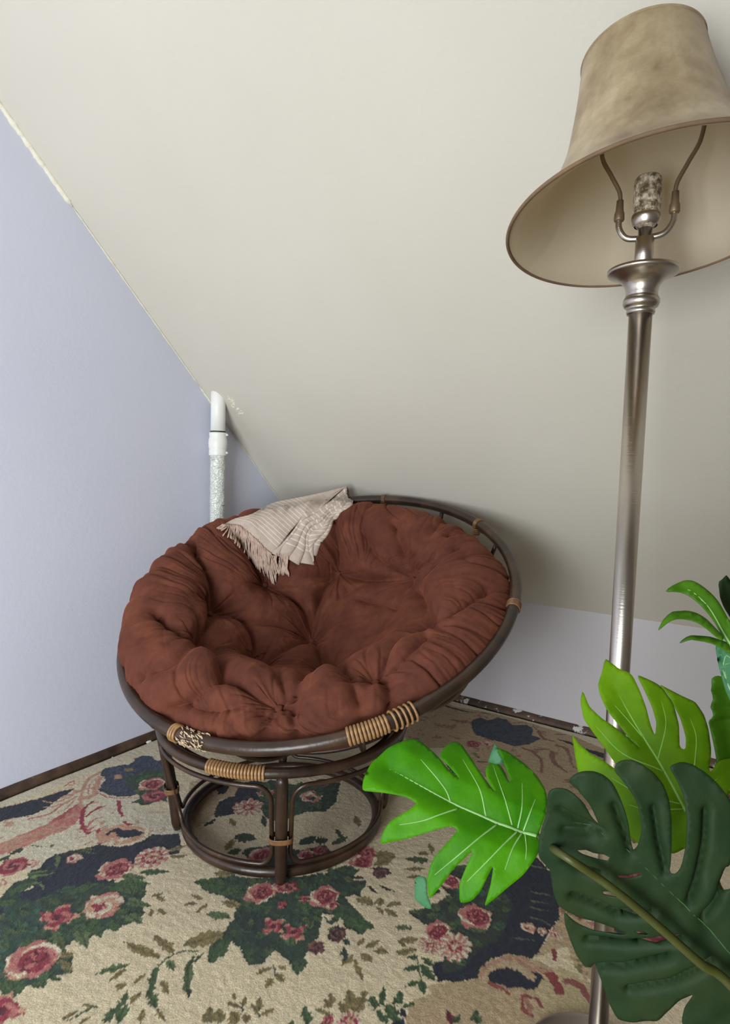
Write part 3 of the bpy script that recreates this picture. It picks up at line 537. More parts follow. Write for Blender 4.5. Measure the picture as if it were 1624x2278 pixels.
# -- back corner behind the leaves (P6)
poly(P6([(180, 60), (320, 110), (600, 160), (900, 240), (1200, 330), (1460, 440), (1900, 640), (2300, 860), (2200, 1050), (1900, 900), (1700, 980), (1500, 820), (1300, 900), (1100, 800), (900, 820), (600, 700), (300, 420), (0, 420), (-100, 300), (0, 200)]), TAN*.95, .1, C_(150, 112, 90), .4, .6)
poly(P6([(440, 210), (500, 190), (560, 210), (640, 190), (700, 205), (740, 245), (850, 245), (900, 270), (890, 320), (960, 350), (880, 385), (760, 410), (680, 380), (600, 360), (470, 320), (435, 260)]), SLATE*.75, .2, C_(36, 46, 60), .1, 2)
st(P6, [(190, 85), (330, 130), (450, 155)], 26, 10, C_(40, 32, 36)); st(P6, [(440, 150), (580, 165)], 8, 8, C_(60, 42, 36))
poly(P6([(1070, 350), (1170, 370), (1300, 425), (1460, 470), (1460, 510), (1340, 460), (1190, 395)]), C_(34, 32, 44))
for pts, a, b in [([(60, 215), (200, 170), (400, 160)], 10, 8), ([(0, 300), (120, 265), (260, 275), (380, 330)], 8, 8), ([(820, 420), (900, 450), (960, 520), (965, 600)], 26, 18), ([(940, 300), (980, 350), (1060, 370)], 26, 20), ([(1040, 450), (1060, 530), (1150, 600)], 40, 18), ([(1080, 400), (1150, 430), (1200, 560)], 30, 16), ([(920, 430), (1010, 430)], 30, 20), ([(1080, 320), (1140, 320)], 20, 14), ([(300, 210), (380, 230)], 26, 14), ([(900, 260), (1000, 330)], 14, 8), ([(0, 180), (150, 150), (330, 180)], 10, 6)]: st(P6, pts, a, b, C_(140, 96, 78))
rz(P6, 450, 390, 60, 'crim'); rz(P6, 560, 390, 55, 'cream'); lf(P6, (500, 500), (440, 450), 40, OLIVE); lf(P6, (560, 530), (470, 520), 40, OLIVE*.8); lf(P6, (340, 640), (250, 540), 40, GREEN)
RUG = np.clip(RUG, 0, 1)
# pile relief
zz = .0085+.0009*N1+.0008*N2+.0006*N3-.0008*(RUG.sum(-1) < .25)
edge = np.minimum(np.minimum(SG-sA[0], TG-tA[0]), .012)/.012; zz = .003+(zz-.003)*np.sqrt(np.clip(edge, 0, 1))
zz += .003*np.exp(-((SG-1.35)/.12)**2)*np.exp(-(TG/.05)**2)
PR = CC+U*SG[..., None]+WD*TG[..., None]+Z*zz[..., None]
me = gridmesh('floral_rug', PR)
ca = me.color_attributes.new('pattern', 'FLOAT_COLOR', 'POINT')
ca.data.foreach_set('color', np.concatenate([RUG, np.ones(RUG.shape[:2]+(1,))], -1).astype(np.float32).reshape(-1))
m = N('woven floral pile'); m.set(Roughness=.95, Sheen_Weight=.15)
a_ = m.n('ShaderNodeVertexColor'); a_.layer_name = 'pattern'; v = m.coord()
fl_ = m.ramp(m.noise(v, 260, 3, .7), [(.3, (.72, .72, .72)), (.7, (1.12, 1.12, 1.12))])
m.base(m.mix(1., a_.outputs[0], fl_, 'MULTIPLY')); m.bump(m.noise(v, 320, 4, .7), .003)
rug = obj('floral_rug', me, m.m); tag(rug, 'cream wool rug with crimson roses, green leaves and navy scrolled border', 'rug')

# ------------------------------------------------------------------ papasan chair
BC = np.array([-.1935, 1.539, 0.]); RT_, RB_, ZH = .304, .243, .276
RC = np.array([-.124, 1.666, .577]); RN = norm((-.222, -.455, 1)); RR = .53; SAG = .35
E1 = norm(np.cross(RN, Z)*-1); E2 = np.cross(RN, E1)       # in-plane axes; E2 points up the slope
def rimp(th, r=RR, h=0.): return RC+E1*(r*cos(th))+E2*(r*sin(th))+RN*h
chair = thing('papasan_chair', 'dark rattan papasan chair with tilted round bowl frame on a caged foot', 'chair', tuple(BC+Z*.009))
FLZ = .0105
def ring_pts(c, r, z, n=140, wob=0): return [np.array([c[0]+(r+wob*vn(3*cos(a), 3*sin(a), r*50))*cos(a), c[1]+(r+wob*vn(3*cos(a), 3*sin(a), r*50))*sin(a), z]) for a in np.linspace(0, 2*pi, n, endpoint=False)]
def hoop(name, pts, r, parent, mat='rattan', seg=14, nodes=()):
    n = len(pts); R = np.array([r*(1+.05*vn(i*.11, r*99)) for i in range(n)])
    for k in nodes: R[int(k*n) % n] *= 1.10
    bm = bmesh.new(); tube(bm, pts, R, closed=True, seg=seg); return obj(name, bm, M[mat], parent)
bottom = hoop('foot_ring', ring_pts(BC, RB_, FLZ+.0125), .0125, chair, nodes=(.1, .4, .6))
top = hoop('top_ring', ring_pts(BC, RT_, ZH), .0118, chair, nodes=(.2, .55))
hoop('inner_ring', ring_pts(BC, RT_-.03, ZH-.012), .007, chair)
PH = [radians(a) for a in (-83.5, 10, 98, 197)]
for a in PH:
    d = np.array([cos(a), sin(a), 0]); bm = bmesh.new()
    k = .006 if a == PH[0] else 0.
    tp, bt = BC+d*(RT_-.002)+Z*(ZH-.008), BC+d*(RB_+.020+k)+Z*(FLZ+.004)
    pts = smoothline([tp, tp*.66+bt*.34+d*-.002, tp*.3+bt*.7+d*-.003, bt], 24)
    R = np.interp(np.linspace(0, 1, 24), [0, .06, .5, .93, 1], [.011, .0138, .0134, .013, .0085]); tube(bm, pts, R, seg=14)
    lg = obj('leg', bm, M['rattan'], chair)
    c = tp*.42+bt*.58; t = norm(tp-bt); s_ = norm(np.cross(t, d)); bm = bmesh.new()          # cane strap round the leg and its two canes
    def se(u): return c+s_*(.0245*np.sign(cos(u))*abs(cos(u))**.7)+d*(.0165*np.sign(sin(u))*abs(sin(u))**.7-.002)
    uu = np.linspace(0, 2*pi, 40, endpoint=False); lp = [[bm.verts.new(se(u)+t*h) for u in uu] for h in (-.006, -.004, .004, .006)]
    for q in range(3):
        for j in range(40): bm.faces.new((lp[q][j], lp[q][(j+1) % 40], lp[q+1][(j+1) % 40], lp[q+1][j]))
    o = obj('strap', bm, M['wrapdark'], lg); md = o.modifiers.new('thick', 'SOLIDIFY'); md.thickness = .0015
def between(a0, a1, da, z0, z1, n):
    """rounded rectangular cane loop lying on the cone between two legs"""
    pts = []; cr = .16
    def P(a, f): r = RB_+(RT_-RB_)*f+.004; return BC+np.array([cos(a), sin(a), 0])*r+Z*(FLZ+.012+(ZH-.012-FLZ-.012)*f)
    A0, A1, F0, F1 = a0+da, a1-da, .10, .93; ca_, cf = .11, .16
    path = []
    for k in range(20): path.append((A0+ca_+(A1-A0-2*ca_)*k/19, F0))
    for k in range(1, 7): u = k/7*pi/2; path.append((A1-ca_+ca_*sin(u), F0+cf-cf*cos(u)))
    for k in range(10): path.append((A1, F0+cf+(F1-F0-2*cf)*k/9))
    for k in range(1, 7): u = k/7*pi/2; path.append((A1-ca_+ca_*cos(u), F1-cf+cf*sin(u)))
    for k in range(20): path.append((A1-ca_-(A1-A0-2*ca_)*k/19, F1))
    for k in range(1, 7): u = k/7*pi/2; path.append((A0+ca_-ca_*sin(u), F1-cf+cf*cos(u)))
    for k in range(10): path.append((A0, F1-cf-(F1-F0-2*cf)*k/9))
    for k in range(1, 7): u = k/7*pi/2; path.append((A0+ca_-ca_*cos(u), F0+cf-cf*sin(u)))
    return [P(a, f) for a, f in path]
for i in range(4):
    a0, a1 = PH[i], PH[(i+1) % 4]
    a1 = a1+2*pi if a1 < a0 else a1
    bm = bmesh.new(); tube(bm, between(a0, a1, .075, 0, 0, 0), .0052, closed=True, seg=10); obj('cane_loop', bm, M['rattan'], chair)
# bowl
n = 220; rimpts = [rimp(t) for t in np.linspace(0, 2*pi, n, endpoint=False)]
rim = hoop('bowl_rim', rimpts, .0148, chair, seg=18, nodes=(.13, .37, .71, .9))
rad = (RR**2+SAG**2)/(2*SAG); SCc = RC+RN*(rad-SAG); ang0 = math.asin(min(1, RR/rad)); ang0 = ang0 if SAG < rad else pi-ang0
bm_ = None
for k in range(12):
    th = 2*pi*k/12+.13; dr = E1*cos(th)+E2*sin(th); pts = []
    for q in np.linspace(ang0*.985, .16, 26): pts.append(SCc+dr*(rad*sin(q))-RN*(rad*cos(q)))
    bm = bmesh.new(); tube(bm, pts, .0065, seg=8); obj('bowl_rib', bm, M['rattan'], chair)
for q, r in ((.16, .008), (.62, .006)):
    hoop('bowl_hoop', [SCc+(E1*cos(t)+E2*sin(t))*(rad*sin(q))-RN*(rad*cos(q)) for t in np.linspace(0, 2*pi, 80, endpoint=False)], r, chair)
# cane bindings: each turn is a piece of its own
def turn_mesh(R, r):
    bm = bmesh.new(); tube(bm, [(R*cos(a), R*sin(a), 0) for a in np.linspace(0, 2*pi, 26, endpoint=False)], r, closed=True, seg=8); m_ = bpy.data.meshes.new('turn'); bm.to_mesh(m_); bm.free(); return m_
def turns(pos, R, r, parent, mat, count, tilt=0.):
    """pos(f) -> point and tangent"""
    me_ = turn_mesh(R, r); me_.materials.append(mat); me_.polygons.foreach_set('use_smooth', [True]*len(me_.polygons))
    for i in range(count):
        p, t = pos(i/(max(1, count-1))); o = bpy.data.objects.new('binding', me_); COL.objects.link(o)
        q = Vector((0, 0, 1)).rotation_difference(Vector(t)); o.matrix_basis = Matrix.Translation(p) @ q.to_matrix().to_4x4() @ Matrix.Rotation(random.uniform(-1, 1)*tilt, 4, 'X')
        attach(o, parent)
def ang_at(fn, px, py, n=720):
    ts = np.linspace(0, 2*pi, n); P = np.array([fn(t) for t in ts]); d = np.hypot(*(project(P)-np.array([px, py])).T); return ts[d.argmin()]
def topp(t): return np.array([BC[0]+RT_*cos(t), BC[1]+RT_*sin(t), ZH])
def arc(fn, t0, t1):
    def f(u):
        t = t0+(t1-t0)*u; a, b = fn(t-.01), fn(t+.01); return fn(t), norm(b-a)
    return f
turns(arc(topp, ang_at(topp, 466, 1705), ang_at(topp, 588, 1720)), .0128, .0033, top, M['wrap'], 18)
def short(t0, t1): return t1 if abs(t1-t0) < pi else t1+(2*pi if t1 < t0 else -2*pi)
a, b = ang_at(rimp, 778, 1640), ang_at(rimp, 858, 1606); turns(arc(rimp, a, short(a, b)), .0162, .0034, rim, M['wrap'], 11)
a, b = ang_at(rimp, 872, 1601), ang_at(rimp, 918, 1583); turns(arc(rimp, a, short(a, b)), .0195, .0028, rim, M['wrap'], 5, .16)
a, b = ang_at(rimp, 390, 1628), ang_at(rimp, 400, 1632); turns(arc(rimp, a, short(a, b)), .0165, .003, rim, M['wrap'], 3, .05)
for q in ((855, 1113), (1064, 1166), (1133, 1345), (1141, 1352)):
    a = ang_at(rimp, *q); turns(arc(rimp, a-.008, a+.008), .0158, .0026, rim, M['wrapdark'], 3, .1)
for q in ((855, 1120), (1062, 1175)):        # knots holding the ribs to the rim
    a = ang_at(rimp, *q); p = rimp(a, RR-.012, -.018); bm = bmesh.new()
    for k in range(4): tube(bm, [p-RN*(.006*k-.01)+(E1*cos(u)+E2*sin(u))*.009 for u in np.linspace(0, 2*pi, 16, endpoint=False)], .0026, closed=True, seg=6)
    tag(obj('rib_knot', bm, M['wrapdark'], rim))
# frayed bare patch on the front left of the rim
a, b = ang_at(rimp, 404, 1636), ang_at(rimp, 460, 1655); b = short(a, b); bm = bmesh.new()
for k in range(150):
    u = random.random(); t = a+(b-a)*u; ph = random.uniform(0, 2*pi); out = norm(rimp(t)-RC); c0 = rimp(t)+(out*cos(ph)+RN*sin(ph))*.0152
    tv = norm(rimp(t+.01)-rimp(t-.01)); L = random.uniform(.006, .016); w_ = norm(tv*random.uniform(.4, 1)+RN*random.uniform(-.6, .6)+out*random.uniform(0, .5))
    tube(bm, [c0-w_*L*.5, c0+(out*cos(ph)+RN*sin(ph))*.002, c0+w_*L*.5], [.0012, .0018, .0006], seg=4)
fr = tag(obj('frayed_cane', bm, M['frayed'], rim), kind='stuff')

# ------------------------------------------------------------------ cushion
CUO = np.array([-.006, -.020])          # the cushion sits a little off the rim centre
prof = smoothline([(0, -.165), (.07, -.160), (.15, -.135), (.22, -.085), (.27, -.02), (.305, .028), (.345, .068), (.395, .086), (.442, .072), (.470, .034), (.476, -.012), (.462, -.045), (.435, -.085), (.36, -.200), (.27, -.270), (.15, -.320), (.0, -.334)], 300)
# resample: dense on the visible part
seg_ = np.r_[0, np.cumsum(np.hypot(*np.diff(prof, axis=0).T))]; tot = seg_[-1]; vis = seg_[np.argmax(prof[:, 0])+8]
tt = np.r_[np.linspace(.004, vis, 420), np.linspace(vis, tot-.002, 50)[1:]]; pr_ = np.stack([np.interp(tt, seg_, prof[:, 0]), np.interp(tt, seg_, prof[:, 1])], 1)
NT = 1100; th = np.linspace(0, 2*pi, NT, endpoint=False)
rho, hh = pr_[:, 0][None, :], pr_[:, 1][None, :]
TH = th[:, None]+0*rho; RHO = rho+0*TH; HH = hh+0*TH
under = np.clip((tt-vis*.97)/(tot-vis), 0, 1)[None, :]
# outline of the cushion is a little uneven
RHO = RHO*(1+.012*np.sin(3*TH+1)*np.clip(RHO/.5, 0, 1))
X, Y = RHO*np.cos(TH)*(1.07-.07*under)+CUO[0]*(1-under), RHO*np.sin(TH)+CUO[1]*(1-under)
HH = HH+(1-under)*np.clip(RHO/.4, 0, 1)*(-.046*np.clip(np.cos(TH-radians(75)), 0, 1)+.022*np.clip(np.cos(TH-radians(175)), 0, 1)-.042*np.clip(np.cos(TH+radians(48)), 0, 1)**.8*np.where(tt[None, :] < seg_[prof[:, 1].argmax()], 1, np.clip((hh+.005)/.08, 0, 1)))
SP = RC+X[..., None]*E1+Y[..., None]*E2+HH[..., None]*RN
def normals(P):
    a = np.roll(P, -1, 0)-np.roll(P, 1, 0); b = np.gradient(P, axis=1); n_ = np.cross(a, b); return n_/(np.linalg.norm(n_, axis=-1)[..., None]+1e-12)
NR = normals(SP)
if (NR[:, 20]@RN).mean() < 0: NR = -NR
PXY = project(SP.reshape(-1, 3)).reshape(NT, -1, 2); facing = ((O-SP)*NR).sum(-1) > .02
Qd = ((SP-O)@fw)
def on_surf(px, py):
    d2 = (PXY[..., 0]-px)**2+(PXY[..., 1]-py)**2; ok = facing & (d2 < 14**2)
    if not ok.any(): i = np.unravel_index(np.where(facing, d2, 1e9).argmin(), d2.shape); return SP[i]
    z_ = np.where(ok, Qd+d2*.0006, 1e9); return SP[np.unravel_index(z_.argmin(), z_.shape)]
def c1(x, y): return on_surf(240+.5911*x, 1060+.5911*y)
TUFT = {'A': (850, 358), 'B': (1090, 374), 'C': (1166, 532), 'D': (988, 706), 'F': (570, 682), 'G': (380, 612), 'H': (425, 482), 'I': (610, 392), 'J': (622, 822), 'K': (766, 568), 'E': (815, 704)}
TP = {k: c1(*v) for k, v in TUFT.items()}
Pf = SP.reshape(-1, 3)
DISP = np.zeros(len(Pf)); up_ = (1-under+0*RHO).reshape(-1)
amp = {'K': .9, 'E': .5}
PILLOW = np.ones(len(Pf))               # 1 on the pillow tops, 0 in the button wells
for k, p in TP.items():
    d = np.linalg.norm(Pf-p, axis=1); A = amp.get(k, 1.); PILLOW *= 1-A*(.62*np.exp(-(d/.026)**1.3)+.38*np.exp(-(d/.075)**1.6))
# folds between buttons and up over the roll
FOLD = [('A', (800, 440), 'K', 1.), ('I', (690, 445), (745, 500), 'K', 1.2), ('K', (785, 630), 'E', .9), ('A', (860, 270), (850, 150), .8), ('B', (1085, 290), (1075, 170), .7), ('A', (960, 385), 'B', 1.), ('B', (1150, 440), 'C', 1.), ('C', (1080, 500), (960, 470), .5), ('B', (1000, 300), (960, 220), .5), ('K', (850, 480), (960, 400), 'B', .35),
        ('C', (1172, 440), (1210, 340), (1310, 260), .8), ('D', (1050, 630), 'C', 1.), ('E', (900, 712), 'D', .8), ('D', (1090, 690), (1200, 590), .5), ('J', (700, 768), (815, 705), .9), ('J', (530, 790), (440, 742), .9), ('F', (553, 600), (500, 510), 'H', 1.1), ('F', (690, 640), 'K', .5), ('G', (430, 690), (442, 745), 1.), ('G', (300, 590), (180, 500), .7), ('G', (390, 540), 'H', .9), ('H', (400, 380), (330, 270), (300, 220), .9), ('I', (570, 330), (500, 220), .9),
        ('J', (590, 900), (585, 990), .7), ('D', (1050, 760), (1075, 880), .6), ('G', (260, 690), (120, 760), .5), ('E', (750, 760), 'J', .3), ('H', (600, 560), 'K', .5), ('F', (650, 740), (660, 780), .6), ('C', (1290, 500), (1440, 420), .5), ('B', (1200, 300), (1290, 200), .6), ((440, 745), (300, 830), (230, 880), .6), ((900, 720), (940, 830), (950, 960), .45), ('J', (480, 860), (380, 880), (290, 860), .35), ((700, 770), (690, 900), (720, 990), .45), ((985, 706), (820, 760), (640, 800), .1)]
for f in FOLD:
    A = f[-1]; pts = [TP[q] if isinstance(q, str) else c1(*q) for q in f[:-1]]; L = smoothline(pts, 22); d = np.full(len(Pf), 9.); tpar = np.zeros(len(Pf))
    lo, hi = L.min(0)-.12, L.max(0)+.12; sel = np.where(((Pf > lo) & (Pf < hi)).all(1))[0]; Q = Pf[sel]; dm = np.full(len(sel), 9.)
    for a, b in zip(L, L[1:]):
        ab = b-a; u = np.clip(((Q-a)@ab)/(ab@ab), 0, 1); dm = np.minimum(dm, np.linalg.norm(Q-a-u[:, None]*ab, axis=1))
    wv = 1+.25*vn(Q[:, 0]*30, Q[:, 1]*30, Q[:, 2]*30)
    PILLOW[sel] *= 1-min(1., A)*(.45*np.exp(-(dm/(.010*wv))**1.3)+.30*np.exp(-(dm/.036)**1.5))
# gathers radiating from the buttons
for i, (k, p) in enumerate(TP.items()):
    v = Pf-p; d = np.linalg.norm(v, axis=1); sel = np.where(d < .17)[0]; v = v[sel]; d = d[sel]
    a = np.arctan2(v@E2, v@E1); q = np.sin(a*7+2.4*vn(d*16, i*3.1)+i)*.6+vn(np.cos(a)*4.2+i*9, np.sin(a)*4.2, d*9)*.9
    DISP[sel] += .0062*q*np.exp(-((d-.045)/.045)**2)*amp.get(k, 1.)
    DISP[sel] -= .0075*np.exp(-np.abs(vn(np.cos(a)*3.1+i*5, np.sin(a)*3.1, d*5+i)/.13)**1.3)*np.exp(-((d-.04)/.05)**2)*amp.get(k, 1.)
# pinched gathers across the outer roll
thf = TH.reshape(-1); rf = RHO.reshape(-1); hf = HH.reshape(-1); sf = np.broadcast_to(tt[None, :], RHO.shape).reshape(-1)
ct_, st_ = np.cos(thf), np.sin(thf)
outer = sorted((math.atan2((TP[k]-RC)@E2, (TP[k]-RC)@E1), math.hypot((TP[k]-RC)@E2, (TP[k]-RC)@E1)) for k in 'JDCBAIHG')
oa = np.array([q[0] for q in outer]); orr = np.array([q[1] for q in outer])
inner = np.interp((thf+pi) % (2*pi)-pi, np.r_[oa[-1]-2*pi, oa, oa[0]+2*pi], np.r_[orr[-1], orr, orr[0]])
roll = np.clip((rf-inner+.01)/.07, 0, 1)
tw = .22*vn(sf*7, ct_*2, st_*2)
def ridg(v): return 1-2*np.abs(v)
r1 = ridg(vn(np.cos(thf+tw)*9.5, np.sin(thf+tw)*9.5, sf*4)); r2 = ridg(vn(np.cos(thf+tw)*22, np.sin(thf+tw)*22, sf*7+5)); r3 = ridg(vn(np.cos(thf+tw*.8)*44, np.sin(thf+tw*.8)*44, sf*10+15))
def cre(v, w=.09): return np.exp(-np.abs(v/w)**1.3)
ang = thf+tw; ca1, sa1 = np.cos(ang), np.sin(ang)
DISP -= roll*(.0085*cre(vn(ca1*8, sa1*8, sf*3+40), .10)+.0062*cre(vn(ca1*17, sa1*17, sf*5+60), .13)*np.clip(.4+vn(ct_*4, st_*4, sf*8+9), 0, 1)*1.3+.0035*cre(vn(ca1*34, sa1*34, sf*8+80), .16)*np.clip(.2+vn(ct_*6, st_*6, sf*10+19), 0, 1)*1.6)
DISP += roll*(.0060*r1+.0040*r2*np.clip(.35+.9*vn(ct_*3, st_*3, sf*9+2), 0, 1.2)+.0022*r3*np.clip(.2+vn(ct_*5+3, st_*5, sf*12), 0, 1.2))
DISP += .004*fbm(Pf[:, 0]*11, Pf[:, 1]*11, Pf[:, 2]*11, 2)+.0016*(1-roll)*ridg(vn(Pf[:, 0]*42, Pf[:, 1]*42, Pf[:, 2]*42))
# seam running around the outer edge
sc_ = np.interp(.537, [0, 1], [0, 1]); seam_s = seg_[np.argmax(prof[:, 0])+4]
DISP += .090*PILLOW-.054-.023*roll
DISP -= .002*np.exp(-((sf-seam_s)/.006)**2)
DISP = DISP*up_*np.where(np.broadcast_to(tt[None, :], RHO.shape).reshape(-1) > seg_[prof[:, 1].argmax()], np.clip((np.broadcast_to(hh, RHO.shape).reshape(-1)+.07)/.07, .05, 1), 1)
CP = SP+NR*DISP.reshape(NT, -1)[..., None]
cme = gridmesh('cushion', CP, True)
# close the middle
bm = bmesh.new(); bm.from_mesh(cme); bm.verts.ensure_lookup_table(); nc = CP.shape[1]
bm.faces.new([bm.verts[i*nc] for i in range(NT)]); bm.faces.new([bm.verts[i*nc+nc-1] for i in range(NT)][::-1]); bmesh.ops.recalc_face_normals(bm, faces=bm.faces)
cushion = thing('cushion', 'round rust brown velvet cushion with deep button tufts lying in the rattan bowl', 'cushion', tuple(RC-RN*.3))
obj('cover', bm, M['velvet'], cushion)
for k, p in TP.items():
    if k in 'E': continue
    i = np.linalg.norm(Pf-p, axis=1).argmin(); c0 = Pf[i]+NR.reshape(-1, 3)[i]*(DISP[i]+.003); bm = bmesh.new()
    lathe(bm, [(0, .004), (.006, .003), (.009, 0), (.007, -.003), (0, -.004)], 14, tuple(c0), NR.reshape(-1, 3)[i]); obj('button', bm, M['velvet'], cushion)
CB = BVHTree.FromPolygons([Vector(v) for v in CP.reshape(-1, 3)], [tuple(x) for x in [(i*nc+j, ((i+1) % NT)*nc+j, ((i+1) % NT)*nc+j+1, i*nc+j+1) for i in range(0, NT) for j in range(0, nc-1)]])

# ------------------------------------------------------------------ throw
def cush_depth(px, py):
    h = CB.ray_cast(Vector(O), Vector(ray(px, py)).normalized())
    if h[0] is None: return None
    return (np.array(h[0])-O)[1]
def m_throw():
    m = N('striped beige throw'); m.set(Roughness=.9, Sheen_Weight=.15); m.b.inputs['Subsurface Weight'].default_value = .0
    c = m.n('ShaderNodeUVMap'); c.uv_map = 'uv'; sp = m.n('ShaderNodeSeparateXYZ'); m.l(c.outputs[0], sp.inputs[0])
    w = m.n('ShaderNodeMath'); w.operation = 'MULTIPLY'; w.inputs[1].default_value = 26; m.l(sp.outputs[1], w.inputs[0])
    f = m.n('ShaderNodeMath'); f.operation = 'FRACT'; m.l(w.outputs[0], f.inputs[0])
    stripe = m.ramp(f.outputs[0], [(0, (0, 0, 0)), (.40, (0, 0, 0)), (.46, (1, 1, 1)), (.60, (1, 1, 1)), (.66, (0, 0, 0))])
    g = m.ramp(sp.outputs[1], [(0, (0, 0, 0)), (.06, (0, 0, 0)), (.07, (1, 1, 1)), (.60, (1, 1, 1)), (.68, (0, 0, 0))])
    k = m.n('ShaderNodeMath'); k.operation = 'MULTIPLY'; m.l(stripe, k.inputs[0]); m.l(g, k.inputs[1])
    v = m.coord(); n = m.noise(v, 60, 5)
    basec = m.ramp(n, [(.3, lin((182, 164, 152))), (.7, lin((198, 182, 168)))])
    m.base(m.mix(k.outputs[0], basec, lin((222, 210, 196)))); m.bump(m.noise(v, 380, 3), .0008); return m.m
M['throw'] = m_throw(); M['fringe'] = m_simple('beige fringe', (190, 166, 150), .9, 0, .15, 60)
def T5(pts): return [(480+.20936*x, 1070+.20936*y) for x, y in pts]
def curve2(pts, n):
    P = smoothline(pts, 200); s_ = np.r_[0, np.cumsum(np.hypot(*np.diff(P, axis=0).T))]; u = np.linspace(0, s_[-1], n)
    return np.stack([np.interp(u, s_, P[:, 0]), np.interp(u, s_, P[:, 1])], 1)
def blur(D, k):
    for _ in range(k):
        D = (np.vstack([D[:1], D[:-1]])+np.vstack([D[1:], D[-1:]])+np.hstack([D[:, :1], D[:, :-1]])+np.hstack([D[:, 1:], D[:, -1:]])+D*2)/6
    return D
RIMD = float(rimp(ang_at(rimp, 700, 1135))[1])
def lay(PX, off, k=25):
    D = np.zeros(PX.shape[:2])
    for i in range(PX.shape[0]):
        for j in range(PX.shape[1]):
            d = cush_depth(*PX[i, j]); D[i, j] = (RIMD-.01 if d is None else min(d, RIMD))
    D = np.minimum(blur(D, k), D+.004); return D-off
def place(PX, D): return np.array([[at(PX[i, j, 0], PX[i, j, 1], D[i, j]) for j in range(PX.shape[1])] for i in range(PX.shape[0])])
throw = thing('folded_throw', 'beige striped fringed throw draped over the upper left of the brown cushion', 'blanket', tuple(at(640, 1200, RIMD-.1)))
topc = curve2(T5([(85, 462), (200, 400), (380, 350), (520, 272), (640, 222), (800, 190), (1000, 150), (1200, 105), (1330, 72), (1385, 64)]), 70)
foldc = curve2(T5([(580, 778), (640, 732), (700, 662), (780, 555), (870, 450), (920, 380), (960, 335), (1040, 325), (1150, 260), (1250, 170), (1340, 95), (1392, 66)]), 70)
edgec = curve2(T5([(85, 462), (250, 480), (330, 540), (400, 600), (500, 700), (580, 778)]), 40)
nu, nv = 40, 70; PX = np.zeros((nu, nv, 2))
for i in range(nu):
    u = i/(nu-1)
    for j in range(nv):
        base = topc[j]*(1-u)+foldc[j]*u; e_ = edgec[i]-(topc[0]*(1-u)+foldc[0]*u); PX[i, j] = base+e_*(1-j/(nv-1))**2.2
D = lay(PX, .016); uu, vv = np.meshgrid(np.linspace(0, 1, nu), np.linspace(0, 1, nv), indexing='ij')
D = D-.010*np.sin(pi*uu)**.5*np.sin(pi*np.clip(vv, 0, 1))**.5-.003*vn(uu*5, vv*4)-.004*np.sin(uu*9+vv*5)*vv*(1-vv)
FP = place(PX, D)
# the part that passes over the rim and hangs down behind it
back = []
for k, (dy, dz) in enumerate([(.07, -.16), (.066, -.10), (.055, -.045), (.035, -.012), (.015, .0)]): back.append(FP[0]+np.array([.3*dy, dy, dz])*np.clip(np.linspace(.3, 3, nv), .3, 1)[:, None])
FP2 = np.vstack([np.array(back), FP]); UVf = np.stack([np.vstack([np.zeros((5, nv)), uu]), np.vstack([np.repeat(vv[:1], 5, 0), vv])], -1)
o = obj('top_fold', gridmesh('top_fold', FP2, uv=UVf), M['throw'], throw); md = o.modifiers.new('thick', 'SOLIDIFY'); md.thickness = .004; md.offset = -1
R0 = [(1392, 66), (1300, 150), (1180, 250), (1040, 330), (950, 345), (900, 420), (850, 500), (760, 620), (680, 700), (600, 775)]
R1 = [(1394, 92), (1330, 165), (1250, 230), (1150, 290), (1040, 350), (960, 390), (900, 440), (850, 520), (790, 600), (700, 700), (665, 800)]
R2 = [(1392, 120), (1300, 230), (1200, 300), (1130, 380), (1000, 430), (950, 480), (900, 580), (860, 680), (765, 826)]
R3 = [(1396, 165), (1300, 282), (1190, 345), (1120, 430), (1060, 455), (1000, 500), (955, 580), (945, 720), (880, 895)]
R4 = [(1410, 195), (1350, 275), (1230, 355), (1185, 410), (1130, 500), (1040, 530), (1000, 580), (985, 700), (1045, 895)]
R5 = [(1430, 190), (1425, 250), (1370, 290), (1290, 340), (1225, 410), (1180, 520), (1090, 610), (1040, 660), (1030, 790)]
R6 = [(1458, 180), (1450, 250), (1400, 290), (1340, 320), (1290, 390), (1245, 420), (1225, 490), (1180, 580), (1110, 670), (1065, 795)]
L3 = [(1396, 165), (1300, 282), (1190, 345), (1120, 430), (1060, 455), (1000, 500), (955, 600), (950, 700), (910, 872)]
def ribbon(a, b, off, bul, vs=1.):
    a, b = curve2(T5(a), 60), curve2(T5(b), 60); n_ = 15; PX = np.array([[a[j]*(1-i/(n_-1))+b[j]*i/(n_-1) for j in range(60)] for i in range(n_)])
    PX[0] += (a-b)*.25; PX[-1] += (b-a)*.02
    x = np.linspace(-1, 1, n_)[:, None]; w = np.hypot(*(a-b).T)[None, :]/60.
    D = lay(PX, off, 8)-bul*np.clip(w, .25, 1.6)*np.sqrt(np.clip(1-x**2, 0, 1)); v_ = np.linspace(1, 0, 60)*vs
    uv = np.stack([np.repeat(np.linspace(0, 1, n_)[:, None], 60, 1), np.repeat(v_[None], n_, 0)], -1)
    o = obj('fold', gridmesh('fold', place(PX, D), uv=uv), M['throw'], throw); md = o.modifiers.new('thick', 'SOLIDIFY'); md.thickness = .003; md.offset = -1
ribbon(R0, R1, .012, .004, .5); ribbon(R1, R2, .006, .022, .62); ribbon(R2, R3, .001, .024, .6); ribbon(L3, R4, -.003, .022, .6); ribbon(R4, R5, -.003, .020, .6); ribbon(R5, R6, -.003, .020, .6)
bm = bmesh.new()
